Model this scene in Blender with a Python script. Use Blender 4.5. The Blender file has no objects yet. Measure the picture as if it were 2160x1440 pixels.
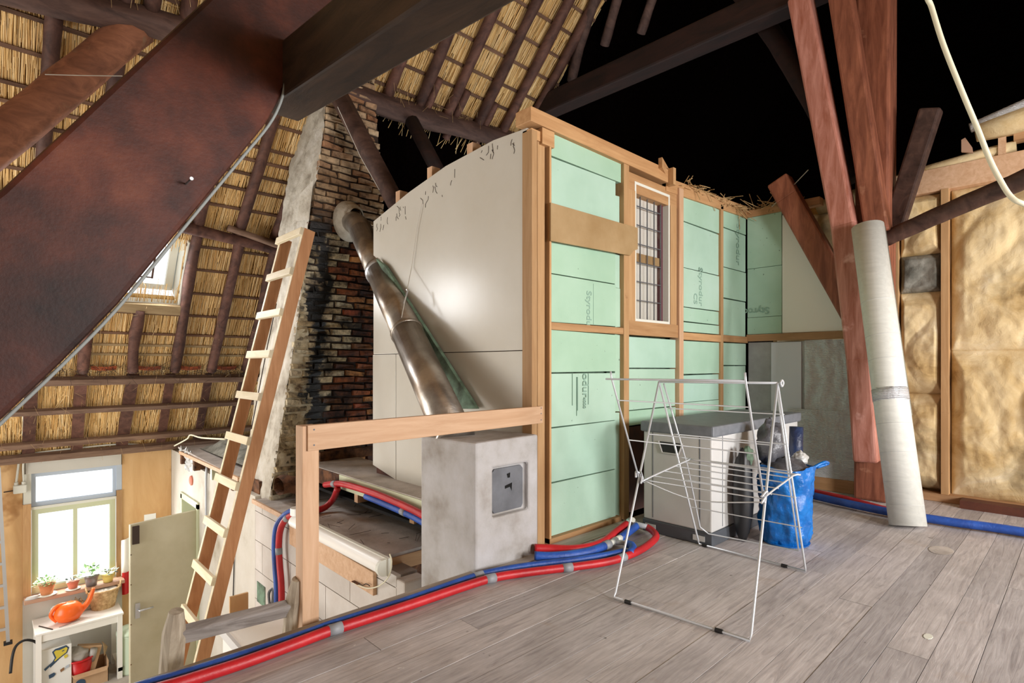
import bpy, bmesh, math, random
from mathutils import Vector, Matrix, noise as mnoise

# ---------------------------------------------------------------- camera, world, light, exposure
C = bpy.context.scene.collection
scn = bpy.context.scene
cam_d = bpy.data.cameras.new('camera'); cam = bpy.data.objects.new('camera', cam_d); C.objects.link(cam)
cam_d.sensor_width = 36.0; cam_d.lens = 19.3; cam_d.shift_y = 50.0 / 2160.0
cam_d.clip_start = 0.05; cam_d.clip_end = 200
cam.location = (0, 0, 1.0)
cam.rotation_euler = (math.radians(90), 0, math.radians(46.493 - 90))
scn.camera = cam

scn.view_settings.view_transform = 'Standard'; scn.view_settings.look = 'None'
scn.view_settings.gamma = 1.0; scn.view_settings.use_curve_mapping = False
scn.view_settings.exposure = 0.0

wd = bpy.data.worlds.new('sky'); scn.world = wd; wd.use_nodes = True
bg = wd.node_tree.nodes['Background']; bg.inputs[0].default_value = (0.93, 0.97, 1.0, 1); bg.inputs[1].default_value = 1.6

def area(name, loc, aim, sx, sy, power, col=(1, 1, 1), spread=180):
    d = bpy.data.lights.new(name, 'AREA'); d.shape = 'RECTANGLE'; d.size = sx; d.size_y = sy
    d.energy = power; d.color = col; d.spread = math.radians(spread)
    o = bpy.data.objects.new(name, d); C.objects.link(o); o.location = loc
    o.rotation_euler = (Vector(aim) - Vector(loc)).to_track_quat('-Z', 'Y').to_euler()
    return o
# daylight entering by the openings, plus a strip lamp added in the roof
area('daylight_back_window', (0.72, 7.86, -0.85), (0.9, 4.0, -1.5), 0.8, 1.2, 34, (1, 0.99, 0.96))
area('daylight_skylight', (0.98, 6.42, 1.92), (1.25, 4.6, 0.4), 0.75, 0.6, 30, (0.97, 0.98, 1))
area('daylight_barn_door', (-3.05, 5.4, -0.6), (2.0, 5.2, 0.2), 3.0, 3.2, 175, (1, 0.97, 0.92))
area('daylight_gable_window', (1.6, -3.1, 1.35), (2.2, 3.0, 2.2), 0.95, 0.95, 180, (1.0, 0.985, 0.98))
area('daylight_gable_window_2', (3.7, -3.1, 1.35), (3.6, 3.0, 1.4), 0.95, 0.95, 140, (1.0, 0.985, 0.99))
area('daylight_second_skylight', (-0.62, 6.40, 2.0), (0.2, 4.6, 1.4), 0.34, 0.62, 26, (0.97, 0.98, 1))
area('added_streak_strip', (-1.95, 7.2, 0.92), (0.0, 5.0, 0.9), 0.14, 1.5, 9, (1, 0.98, 0.93))  # unseen strip lamp, added for the streak reflected in the white panel

# ---------------------------------------------------------------- helpers
random.seed(7)
R = random.Random(11)
def H(s):
    s = s.lstrip('#'); v = [int(s[i:i+2], 16) / 255 for i in (0, 2, 4)]
    return tuple(((c + 0.055) / 1.055) ** 2.4 if c > 0.04045 else c / 12.92 for c in v) + (1,)

def newmat(name):
    m = bpy.data.materials.new(name); m.use_nodes = True
    nt = m.node_tree; b = nt.nodes['Principled BSDF']
    return m, nt, b
def nd(nt, t, **kw):
    n = nt.nodes.new(t)
    for k, v in kw.items():
        if k.startswith('i_'): n.inputs[int(k[2:])].default_value = v
        else: setattr(n, k, v)
    return n
def ramp(nt, fac, stops, inter='LINEAR'):
    r = nt.nodes.new('ShaderNodeValToRGB'); r.color_ramp.interpolation = inter
    el = r.color_ramp.elements
    while len(el) < len(stops): el.new(0.5)
    for e, (p, c) in zip(el, stops): e.position = p; e.color = c if len(c) == 4 else (*c, 1)
    nt.links.new(fac, r.inputs[0]); return r
def mix(nt, fac, a, b, mode='MIX'):
    n = nt.nodes.new('ShaderNodeMix'); n.data_type = 'RGBA'; n.blend_type = mode
    for s, v in ((0, fac), (6, a), (7, b)):
        if hasattr(v, 'is_linked') or isinstance(v, bpy.types.NodeSocket): nt.links.new(v, n.inputs[s])
        else: n.inputs[s].default_value = v
    return n.outputs[2]
def coords(nt, kind='Object', scale=(1, 1, 1), loc=(0, 0, 0)):
    tc = nt.nodes.new('ShaderNodeTexCoord'); mp = nt.nodes.new('ShaderNodeMapping')
    mp.inputs['Scale'].default_value = scale; mp.inputs['Location'].default_value = loc
    nt.links.new(tc.outputs[kind], mp.inputs[0]); return mp.outputs[0]
def world_pos(nt): return nt.nodes.new('ShaderNodeNewGeometry').outputs['Position']
def noise(nt, vec, scale, detail=6, rough=0.6, dist=0.0):
    n = nt.nodes.new('ShaderNodeTexNoise'); n.inputs['Scale'].default_value = scale
    n.inputs['Detail'].default_value = detail; n.inputs['Roughness'].default_value = rough; n.inputs['Distortion'].default_value = dist
    nt.links.new(vec, n.inputs['Vector']); return n.outputs['Fac']
def bump(nt, b, h, strength=0.3, dist=0.01):
    n = nt.nodes.new('ShaderNodeBump'); n.inputs['Strength'].default_value = strength; n.inputs['Distance'].default_value = dist
    nt.links.new(h, n.inputs['Height']); nt.links.new(n.outputs[0], b.inputs['Normal'])

def plain(name, c, rough=0.6, metal=0.0, c2=None, scale=6, bumpy=0.0, bscale=40, spec=0.5, stops=None, objrand=0.0):
    m, nt, b = newmat(name)
    b.inputs['Roughness'].default_value = rough; b.inputs['Metallic'].default_value = metal
    b.inputs['Specular IOR Level'].default_value = spec
    vec = coords(nt)
    if c2:
        f = noise(nt, vec, scale); col = ramp(nt, f, stops or [(0.35, H(c2)), (0.62, H(c))]).outputs[0]
    else:
        r = nt.nodes.new('ShaderNodeRGB'); r.outputs[0].default_value = H(c); col = r.outputs[0]
    if objrand:
        oi = nt.nodes.new('ShaderNodeObjectInfo')
        g = ramp(nt, oi.outputs['Random'], [(0, (1 - objrand,) * 3), (1, (1 + objrand * 0.4,) * 3)])
        col = mix(nt, 1.0, col, g.outputs[0], 'MULTIPLY')
    nt.links.new(col, b.inputs['Base Color'])
    if bumpy: bump(nt, b, noise(nt, vec, bscale), bumpy)
    return m
def wood(name, c1, c2, axis=0, rough=0.7, scale=2.2, stretch=14, bumpy=0.25, objrand=0.25, spots=None, spec=0.35, island=False):
    m, nt, b = newmat(name); b.inputs['Roughness'].default_value = rough; b.inputs['Specular IOR Level'].default_value = spec
    sc = [stretch] * 3; sc[axis] = 1.0
    oi = nt.nodes.new('ShaderNodeObjectInfo')
    rnd = nt.nodes.new('ShaderNodeNewGeometry').outputs['Random Per Island'] if island else oi.outputs['Random']
    tc = nt.nodes.new('ShaderNodeTexCoord'); mp = nt.nodes.new('ShaderNodeMapping'); mp.inputs['Scale'].default_value = sc
    comb = nt.nodes.new('ShaderNodeCombineXYZ'); mu = nd(nt, 'ShaderNodeMath', operation='MULTIPLY'); mu.inputs[1].default_value = 37.0
    nt.links.new(rnd, mu.inputs[0])
    for i in range(3): nt.links.new(mu.outputs[0], comb.inputs[i])
    va = nd(nt, 'ShaderNodeVectorMath', operation='ADD'); nt.links.new(tc.outputs['Object'], va.inputs[0]); nt.links.new(comb.outputs[0], va.inputs[1])
    nt.links.new(va.outputs[0], mp.inputs[0])
    f = noise(nt, mp.outputs[0], scale, 7, 0.65, 0.6)
    col = ramp(nt, f, [(0.3, H(c2)), (0.5, tuple((x + y) / 2 for x, y in zip(H(c1), H(c2)))), (0.68, H(c1))]).outputs[0]
    g = ramp(nt, rnd, [(0, (1 - objrand,) * 3), (1, (1 + objrand * 0.5,) * 3)])
    col = mix(nt, 1.0, col, g.outputs[0], 'MULTIPLY')
    if spots:
        k = noise(nt, va.outputs[0], spots[1], 4, 0.6)
        kk = ramp(nt, k, [(spots[2], (0, 0, 0)), (spots[2] + 0.08, (1, 1, 1))])
        col = mix(nt, kk.outputs[0], col, H(spots[0]))
    nt.links.new(col, b.inputs['Base Color'])
    if bumpy: bump(nt, b, f, bumpy, 0.006)
    return m

M = {}
M['floor'] = None
M['edge'] = wood('grey_plank', '#c2bcb5', '#98918a', 0, 0.8, 2.0, 12, 0.3, 0.1)
M['pine'] = wood('fresh_pine', '#d6b291', '#bf9672', 0, 0.6, 2.2, 12, 0.08, 0.12)
M['pine_z'] = wood('fresh_pine_upright', '#d6b291', '#bf9672', 2, 0.6, 2.2, 12, 0.08, 0.12)
M['fram_x'] = wood('framing_timber_level', '#c0976a', '#a57a50', 0, 0.65, 2.2, 12, 0.1, 0.2, ('#6e4226', 6, 0.72))
M['fram_y'] = wood('framing_timber_cross', '#c0956c', '#a37a52', 1, 0.65, 2.2, 12, 0.1, 0.2, ('#6e4226', 6, 0.72))
M['fram_z'] = wood('framing_timber_upright', '#c9a274', '#b08659', 2, 0.65, 2.2, 12, 0.1, 0.25, ('#6e4226', 6, 0.72))
M['fram_dark'] = plain('reddish_timber_in_slot', '#5a2d1a', 0.7, 0, '#3a1a10')
M['ply'] = wood('plywood', '#dbb684', '#c69a66', 2, 0.6, 1.1, 4, 0.04, 0.1, ('#a97c4c', 2.2, 0.62))
M['hard'] = plain('brown_hardboard', '#a98e66', 0.6, 0, '#96794f', 3)
M['oldbeam'] = plain('old_dark_beam', '#6a3626', 0.55, 0, '#1c0d0a', 3.6, 0.12, 90, 0.3, stops=[(0.3, H('#1a0c0a')), (0.48, H('#3a1b13')), (0.62, H('#56291b')), (0.8, H('#74402a'))])
M['tie'] = wood('old_tie_beam', '#4a3728', '#20150f', 1, 0.6, 3, 6, 0.5, 0.0)
M['post'] = wood('red_brown_post', '#a4664c', '#6b3a29', 2, 0.55, 3, 7, 0.35, 0.15, ('#b88468', 4, 0.68))
M['strut'] = wood('pinkish_strut', '#c98f80', '#94543f', 2, 0.5, 3, 7, 0.3, 0.0, ('#d8a89c', 4, 0.62))
M['brace2'] = wood('dusty_brace', '#a06a4e', '#6a4331', 0, 0.8, 4, 3, 0.5, 0.0, ('#84664e', 5, 0.62))
M['pole_dark'] = wood('dark_bark_pole', '#63493f', '#35231d', 0, 0.7, 3, 4, 0.5, 0.25)
M['rafter'] = wood('rafter_pole', '#6d4a3d', '#3a231c', 1, 0.7, 3, 4, 0.4, 0.35)
M['batten'] = wood('roof_batten', '#7a5b45', '#4e3426', 0, 0.8, 3, 8, 0.3, 0.35)
M['batten_pale'] = wood('pale_roof_batten', '#b09872', '#8b7350', 0, 0.8, 3, 8, 0.3, 0.15)
M['plate'] = wood('weathered_purlin', '#8a6f5c', '#5c4436', 0, 0.8, 3, 8, 0.4, 0.2)
M['soot'] = wood('near_black_timber', '#2e1710', '#130906', 1, 0.7, 3, 4, 0.4, 0.2)  # near-black brown tone for the attic timbers
M['white'] = plain('white_melamine_board', '#cac7bd', 0.24, 0, '#c3bfb3', 1.5)
M['plaster'] = plain('whitewashed_plaster', '#e8e4d8', 0.85, 0, '#c9c0ac', 2.2, 0.3, 30, stops=[(0.25, H('#9c917d')), (0.45, H('#c3bdb0')), (0.7, H('#cdc8be'))])
M['block'] = plain('painted_gas_concrete_block', '#cbc5be', 0.9, 0, '#bdb4ab', 3, 0.15, 60, objrand=0.06)
M['joint'] = plain('grey_joint', '#8d8379', 0.95)  # plain warm grey for block joints and subfloor
M['dust'] = plain('dusty_board', '#bfb6ae', 0.9, 0, '#9c938b', 5, 0.3, 40)
M['conc'] = plain('smooth_concrete', '#b9b6b4', 0.8, 0, '#9c968e', 4, 0.35, 25, stops=[(0.28, H('#8d857b')), (0.5, H('#b0adab')), (0.72, H('#bfbec0'))])
M['iron'] = plain('cast_iron_hatch', '#6d7076', 0.5, 0.0, '#5b5d62', 8, 0.1, 60)
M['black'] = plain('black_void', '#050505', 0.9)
M['blackp'] = plain('black_plastic', '#18181a', 0.45)
M['foam'] = None
M['print'] = plain('grey_green_print', '#86a594', 0.8)
M['foamdark'] = plain('aged_green_foam', '#6f8a74', 0.8, 0, '#3f4a3a', 10)
M['galv'] = plain('galvanised_flue', '#b3aca3', 0.32, 0.85, '#857c72', 5, 0.1, 60)
M['steel'] = plain('bright_steel', '#c9ccd0', 0.3, 0.8)
M['wire'] = plain('white_coated_wire', '#c9cdd1', 0.35, 0.3)
M['red'] = plain('red_pipe_sleeve', '#c4232a', 0.42, 0, '#a8161f', 6, 0.15, 90)
M['blue'] = plain('blue_pipe_sleeve', '#2a58b0', 0.45, 0, '#1e3f88', 8, 0.3, 70)
M['tape'] = plain('grey_duct_tape', '#8f9297', 0.5)
M['conduit'] = plain('dusty_grey_conduit', '#8b908e', 0.6)
M['greypipe'] = plain('grey_plastic_pipe', '#aeb2b6', 0.4)
M['basep'] = plain('dark_slate_plastic', '#4c5056', 0.5)
M['sill'] = plain('red_brown_sill', '#b08c74', 0.6)
M['lid'] = plain('slate_plastic', '#72767c', 0.5, 0, '#666a70', 20, 0.1, 200)
M['boxw'] = plain('light_grey_plastic', '#c9c8c6', 0.5, 0, '#bfbebb', 2, 0.05, 100)
M['bag'] = plain('blue_woven_bag', '#0f72c4', 0.22, 0, '#0a5aa8', 9, 1.0, 22)
M['bagd'] = plain('charcoal_plastic_bag', '#66676c', 0.3, 0, '#3c3c41', 6, 0.8, 18)
M['bagc'] = plain('clear_white_plastic', '#c9c9c6', 0.3, 0, '#a5a5a3', 6, 0.6, 20)
M['mint'] = plain('pale_mint_enamel', '#cfe0c8', 0.35)
M['door'] = plain('cream_painted_door', '#c2bca2', 0.5, 0, '#b2ab8e', 2.0)
M['frame_w'] = plain('white_paint', '#d9d9cd', 0.5)
M['frame_b'] = plain('blue_grey_paint', '#b4bfcc', 0.5)
M['frame_g'] = plain('pale_green_paint', '#c4c9a8', 0.5)
M['tablew'] = plain('white_lacquer', '#f0eee8', 0.35)
M['orange'] = plain('orange_plastic', '#f0661e', 0.3)
M['terra'] = plain('terracotta', '#d08a5c', 0.75, 0, '#bb7448', 8)
M['terra2'] = plain('red_clay', '#c9755c', 0.7)
M['silverpot'] = plain('silver_glaze', '#8e8a8c', 0.3, 0.5)
M['yellowpot'] = plain('ochre_glaze', '#d8c26c', 0.5)
M['leaf'] = plain('green_leaf', '#6f9a4e', 0.5, 0, '#47702f', 20)
M['leafd'] = plain('dark_leaf', '#3f5240', 0.5)
M['wicker'] = plain('wicker', '#dcbb8c', 0.7, 0, '#a98455', 25, 0.6, 60)
M['card'] = plain('cardboard', '#c8a684', 0.8, 0, '#bd9a76', 6)
M['paper'] = plain('white_card', '#eef0ee', 0.6)
M['yel'] = plain('yellow_print', '#d8c545', 0.6)
M['navy'] = plain('blue_print', '#35506b', 0.6)
M['brownp'] = plain('brown_print', '#8f6a48', 0.6)
M['redp'] = plain('red_plastic', '#c3171c', 0.35)
M['greyp'] = plain('grey_plastic', '#a8a49e', 0.5)
M['alu'] = plain('aluminium', '#c3c6c8', 0.35, 0.7)
M['straw'] = plain('loose_straw', '#c8a878', 0.8, 0, '#8e7046', 20)
M['web'] = plain('cobweb_thread', '#b9b4a8', 0.8)
M['twig'] = plain('dark_twig', '#3b2e27', 0.9)
M['lead'] = plain('lead_came', '#6f7074', 0.5, 0.5)
M['redwood'] = plain('dark_red_sash', '#5a2a34', 0.5)
M['rope'] = plain('off_white_cord', '#d9d3b8', 0.6)
M['tile'] = plain('red_roof_tile', '#b55b34', 0.8, 0, '#7c3a22', 8)
M['unlit_thatch'] = wood('shade_toned_thatch', '#070403', '#020101', 1, 1.0, 6, 8, 0.2, 0.0, None, 0.0)  # near-black base colour: the darkness of the unlit roof is painted in
M['wool_grey'] = plain('grey_mineral_wool', '#8f8d82', 0.95, 0, '#5e5d54', 9, 0.6, 30)
M['greybark'] = wood('weathered_ladder_wood', '#c4b8a4', '#84745f', 2, 0.75, 3, 8, 0.5, 0.15)
M['greybark_x'] = wood('weathered_rung_wood', '#aca5a0', '#6f6660', 0, 0.75, 3, 8, 0.5, 0.15)
M['ladder'] = wood('orange_ladder_stile', '#d09c70', '#b27c52', 2, 0.6, 2.5, 9, 0.1, 0.1)
M['rung'] = wood('pale_ladder_rung', '#e2d6bc', '#cfc09c', 1, 0.6, 2.5, 9, 0.1, 0.2)
M['vinyl'] = wood('pale_linoleum', '#dcdcd4', '#cdcdc5', 1, 0.45, 3, 12, 0.03, 0.0)
M['rot'] = plain('rotten_timber', '#7a5134', 0.95, 0, '#2f1c12', 12, 0.8, 30)

def floor_mat():
    m, nt, b = newmat('old_floorboard'); b.inputs['Roughness'].default_value = 0.62; b.inputs['Specular IOR Level'].default_value = 0.35
    oi = nt.nodes.new('ShaderNodeObjectInfo'); p = world_pos(nt)
    mu = nd(nt, 'ShaderNodeMath', operation='MULTIPLY'); mu.inputs[1].default_value = 53.0; nt.links.new(oi.outputs['Random'], mu.inputs[0])
    comb = nt.nodes.new('ShaderNodeCombineXYZ'); nt.links.new(mu.outputs[0], comb.inputs[0]); nt.links.new(mu.outputs[0], comb.inputs[2])
    va = nd(nt, 'ShaderNodeVectorMath', operation='ADD'); nt.links.new(p, va.inputs[0]); nt.links.new(comb.outputs[0], va.inputs[1])
    mp = nt.nodes.new('ShaderNodeMapping'); mp.inputs['Scale'].default_value = (1.2, 16, 1); nt.links.new(va.outputs[0], mp.inputs[0])
    f = noise(nt, mp.outputs[0], 3.0, 8, 0.68, 1.2)
    col = ramp(nt, f, [(0.28, H('#928c8c')), (0.48, H('#b6b0af')), (0.72, H('#cfcac9'))]).outputs[0]
    g = ramp(nt, oi.outputs['Random'], [(0, (0.82, 0.82, 0.83)), (0.5, (0.97, 0.96, 0.96)), (1, (1.07, 1.05, 1.03))])
    col = mix(nt, 1.0, col, g.outputs[0], 'MULTIPLY')
    s1 = noise(nt, p, 1.5, 5, 0.65, 0.5); k1 = ramp(nt, s1, [(0.48, (0, 0, 0)), (0.75, (0.6, 0.6, 0.6))]); col = mix(nt, k1.outputs[0], col, H('#817a77'))
    s2 = noise(nt, p, 2.3, 5, 0.7, 0.3); k2 = ramp(nt, s2, [(0.60, (0, 0, 0)), (0.78, (0.55, 0.55, 0.55))]); col = mix(nt, k2.outputs[0], col, H('#a08468'))
    s3 = noise(nt, p, 15, 3, 0.5); k3 = ramp(nt, s3, [(0.72, (0, 0, 0)), (0.76, (0.75, 0.75, 0.75))]); col = mix(nt, k3.outputs[0], col, H('#57504b'))
    s4 = noise(nt, va.outputs[0], 24, 3, 0.5); k4 = ramp(nt, s4, [(0.73, (0, 0, 0)), (0.77, (0.7, 0.7, 0.7))]); col = mix(nt, k4.outputs[0], col, H('#d9d4ce'))
    nt.links.new(col, b.inputs['Base Color']); bump(nt, b, f, 0.25, 0.005); return m
M['floor'] = floor_mat()
def foam_mat():
    m, nt, b = newmat('green_foam_board'); b.inputs['Roughness'].default_value = 0.55
    vec = coords(nt, 'Object'); oi = nt.nodes.new('ShaderNodeObjectInfo')
    f = noise(nt, vec, 1.6, 4, 0.6)
    col = ramp(nt, f, [(0.3, H('#9fbea8')), (0.55, H('#adcab6')), (0.8, H('#b9d2c4'))]).outputs[0]
    g = ramp(nt, oi.outputs['Random'], [(0, (0.86, 0.93, 0.86)), (0.5, (1, 1, 1)), (1, (0.95, 1.0, 1.04))])
    col = mix(nt, 1.0, col, g.outputs[0], 'MULTIPLY')
    s = noise(nt, vec, 4.5, 5, 0.7); sp = ramp(nt, s, [(0.66, (0, 0, 0)), (0.82, (0.45, 0.45, 0.45))])
    col = mix(nt, sp.outputs[0], col, H('#8a8f78'))
    d = noise(nt, vec, 38, 2, 0.5); dp_ = ramp(nt, d, [(0.74, (0, 0, 0)), (0.77, (0.8, 0.8, 0.8))])
    col = mix(nt, dp_.outputs[0], col, H('#4b5a48'))
    nt.links.new(col, b.inputs['Base Color']); bump(nt, b, noise(nt, vec, 90), 0.06); return m
M['foam'] = foam_mat()

def thatch_mat():
    m, nt, b = newmat('reed_thatch'); b.inputs['Roughness'].default_value = 0.7
    g = nt.nodes.new('ShaderNodeNewGeometry')
    col = ramp(nt, g.outputs['Random Per Island'], [(0, H('#b98a4e')), (0.12, H('#d8ac69')), (0.6, H('#eac788')), (1, H('#f5dcaa'))]).outputs[0]
    n = noise(nt, g.outputs['Position'], 1.3, 4, 0.6); st = ramp(nt, n, [(0.60, (0, 0, 0)), (0.8, (0.5, 0.5, 0.5))])
    col = mix(nt, st.outputs[0], col, H('#8f6330'))
    nt.links.new(col, b.inputs['Base Color']); return m
M['thatch'] = thatch_mat()
M['thatch_back'] = plain('thatch_underlayer', '#cfa564', 0.9, 0, '#9f783e', 12)

def brick_mat(name, stops):
    m, nt, b = newmat(name); b.inputs['Roughness'].default_value = 0.75
    oi = nt.nodes.new('ShaderNodeObjectInfo'); g = nt.nodes.new('ShaderNodeNewGeometry')
    sm = nd(nt, 'ShaderNodeMath', operation='ADD'); nt.links.new(oi.outputs['Random'], sm.inputs[0]); nt.links.new(g.outputs['Random Per Island'], sm.inputs[1])
    fr = nd(nt, 'ShaderNodeMath', operation='FRACT'); nt.links.new(sm.outputs[0], fr.inputs[0])
    col = ramp(nt, fr.outputs[0], stops).outputs[0]
    f = noise(nt, g.outputs['Position'], 14, 5, 0.7); fm = ramp(nt, f, [(0.34, (0.32, 0.28, 0.26)), (0.5, (0.9, 0.88, 0.86)), (0.7, (1.35, 1.3, 1.26))])
    col = mix(nt, 1.0, col, fm.outputs[0], 'MULTIPLY')
    # tar run and soot: a stain with a shape of its own down the middle of the flue
    sep = nt.nodes.new('ShaderNodeSeparateXYZ'); nt.links.new(g.outputs['Position'], sep.inputs[0])
    wob = noise(nt, g.outputs['Position'], 2.6, 5, 0.7)
    a = nd(nt, 'ShaderNodeMath', operation='MULTIPLY_ADD'); nt.links.new(wob, a.inputs[0]); a.inputs[1].default_value = 0.7; a.inputs[2].default_value = -0.35
    zc = nd(nt, 'ShaderNodeMath', operation='MULTIPLY_ADD'); nt.links.new(sep.outputs[2], zc.inputs[0]); zc.inputs[1].default_value = -0.03; zc.inputs[2].default_value = -2.06
    x1 = nd(nt, 'ShaderNodeMath', operation='ADD'); nt.links.new(sep.outputs[0], x1.inputs[0]); nt.links.new(zc.outputs[0], x1.inputs[1])
    x2 = nd(nt, 'ShaderNodeMath', operation='ADD'); nt.links.new(x1.outputs[0], x2.inputs[0]); nt.links.new(a.outputs[0], x2.inputs[1])
    ab = nd(nt, 'ShaderNodeMath', operation='ABSOLUTE'); nt.links.new(x2.outputs[0], ab.inputs[0])
    core = ramp(nt, ab.outputs[0], [(0.05, (1, 1, 1)), (0.12, (0, 0, 0))])
    hi = ramp(nt, sep.outputs[2], [(0.0, (1, 1, 1)), (1.0, (1, 1, 1))])
    mr = nd(nt, 'ShaderNodeMapRange'); nt.links.new(sep.outputs[2], mr.inputs[0]); mr.inputs[1].default_value = 2.25; mr.inputs[2].default_value = 2.5; mr.inputs[3].default_value = 1; mr.inputs[4].default_value = 0
    mr2 = nd(nt, 'ShaderNodeMapRange'); nt.links.new(sep.outputs[2], mr2.inputs[0]); mr2.inputs[1].default_value = 0.2; mr2.inputs[2].default_value = 0.32; mr2.inputs[3].default_value = 0.2; mr2.inputs[4].default_value = 1
    mm = nd(nt, 'ShaderNodeMath', operation='MULTIPLY'); nt.links.new(mr.outputs[0], mm.inputs[0]); nt.links.new(mr2.outputs[0], mm.inputs[1])
    mm2 = nd(nt, 'ShaderNodeMath', operation='MULTIPLY'); nt.links.new(core.outputs[0], mm2.inputs[0]); nt.links.new(mm.outputs[0], mm2.inputs[1])
    sp = noise(nt, g.outputs['Position'], 3.8, 6, 0.75); sps = ramp(nt, sp, [(0.44, (0, 0, 0)), (0.60, (0.9, 0.9, 0.9))])
    mx = nd(nt, 'ShaderNodeMath', operation='MULTIPLY'); nt.links.new(sps.outputs[0], mx.inputs[0]); nt.links.new(mr.outputs[0], mx.inputs[1])
    mxx = nd(nt, 'ShaderNodeMath', operation='MAXIMUM'); nt.links.new(mx.outputs[0], mxx.inputs[0]); nt.links.new(mm2.outputs[0], mxx.inputs[1])
    col = mix(nt, mxx.outputs[0], col, H('#0d0a09'))
    rr = nd(nt, 'ShaderNodeMapRange'); nt.links.new(mm2.outputs[0], rr.inputs[0]); rr.inputs[3].default_value = 0.8; rr.inputs[4].default_value = 0.3
    nt.links.new(rr.outputs[0], b.inputs['Roughness'])
    nt.links.new(col, b.inputs['Base Color']); bump(nt, b, noise(nt, g.outputs['Position'], 45, 5, 0.7), 0.6, 0.01); return m
M['brick'] = brick_mat('hand_moulded_brick', [(0, H('#4e2c1b')), (0.25, H('#7e4526')), (0.5, H('#96582f')), (0.68, H('#5a3622')), (0.85, H('#c48a52')), (1, H('#93402a'))])
M['brickw'] = brick_mat('limewashed_brick', [(0, H('#a8987c')), (0.4, H('#cfc5a8')), (0.7, H('#c2b28c')), (1, H('#9a8664'))])
M['brickt'] = brick_mat('pale_upper_brick', [(0, H('#8a6a4e')), (0.35, H('#b39878')), (0.7, H('#c7b090')), (1, H('#986a48'))])
M['mortar'] = brick_mat('dark_flue_mortar', [(0, H('#4a3526')), (1, H('#2c1e16'))])
M['limef'] = plain('yellowed_limewash', '#c4b99c', 0.9, 0, '#8c7a58', 7, 1.0, 30, stops=[(0.32, H('#4f3d2a')), (0.42, H('#a8997a')), (0.56, H('#c9bfa4')), (0.75, H('#d3cbb6'))])
M['lime'] = plain('flaking_limewash', '#c4bfb2', 0.9, 0, '#a79f90', 5, 1.0, 22, stops=[(0.3, H('#857b6b')), (0.5, H('#b5ae9f')), (0.7, H('#c6c1b6'))])

def wool_mat():
    m, nt, b = newmat('glass_wool'); b.inputs['Roughness'].default_value = 0.9
    p = world_pos(nt)
    f = noise(nt, p, 2.2, 7, 0.65, 0.8)
    col = ramp(nt, f, [(0.28, H('#8f6f3e')), (0.40, H('#c4a672')), (0.56, H('#dcc69a')), (0.75, H('#ecdfc4'))]).outputs[0]
    s = noise(nt, p, 1.7, 5, 0.6, 0.4)
    st = ramp(nt, s, [(0.55, (0, 0, 0)), (0.70, (0.75, 0.75, 0.75))])
    col = mix(nt, st.outputs[0], col, H('#75694e'))
    nt.links.new(col, b.inputs['Base Color']); bump(nt, b, noise(nt, p, 16, 7, 0.7, 1.0), 0.3, 0.02); return m
M['wool'] = wool_mat()
def foil_mat():
    m, nt, b = newmat('crinkled_foil'); b.inputs['Metallic'].default_value = 0.15; b.inputs['Roughness'].default_value = 0.28
    b.inputs['Base Color'].default_value = H('#cdced0')
    v = coords(nt, 'Object', (1, 1, 1)); f = noise(nt, v, 9, 5, 0.6)
    w = nt.nodes.new('ShaderNodeTexWave'); w.bands_direction = 'Z'; w.inputs['Scale'].default_value = 32; w.inputs['Distortion'].default_value = 2.0
    nt.links.new(v, w.inputs['Vector'])
    ad = nd(nt, 'ShaderNodeMath', operation='ADD'); nt.links.new(f, ad.inputs[0])
    ml = nd(nt, 'ShaderNodeMath', operation='MULTIPLY'); nt.links.new(w.outputs['Fac'], ml.inputs[0]); ml.inputs[1].default_value = 0.12; nt.links.new(ml.outputs[0], ad.inputs[1])
    bump(nt, b, ad.outputs[0], 0.8, 0.03); return m
M['lilac'] = plain('lilac_grey_board', '#d3d5e0', 0.4)
M['greyfoil'] = plain('dull_grey_foil', '#a3a1a2', 0.35, 0.1, '#8a8786', 3)
M['foil'] = foil_mat()
def glass_mat(name, tint, rough, emit=0):
    m, nt, b = newmat(name)
    t = nt.nodes.new('ShaderNodeBsdfTransparent'); t.inputs[0].default_value = tint
    g = nt.nodes.new('ShaderNodeBsdfGlossy'); g.inputs['Roughness'].default_value = rough
    mx = nt.nodes.new('ShaderNodeMixShader'); mx.inputs[0].default_value = 0.08
    nt.links.new(t.outputs[0], mx.inputs[1]); nt.links.new(g.outputs[0], mx.inputs[2])
    nt.links.new(mx.outputs[0], nt.nodes['Material Output'].inputs[0]); return m
M['glass'] = glass_mat('window_glass', (1, 1, 1, 1), 0.02)
M['bright_room_pale'] = plain('pale_bright_room', '#deddd6', 0.5, 0, '#cfccbf', 1.2)

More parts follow.
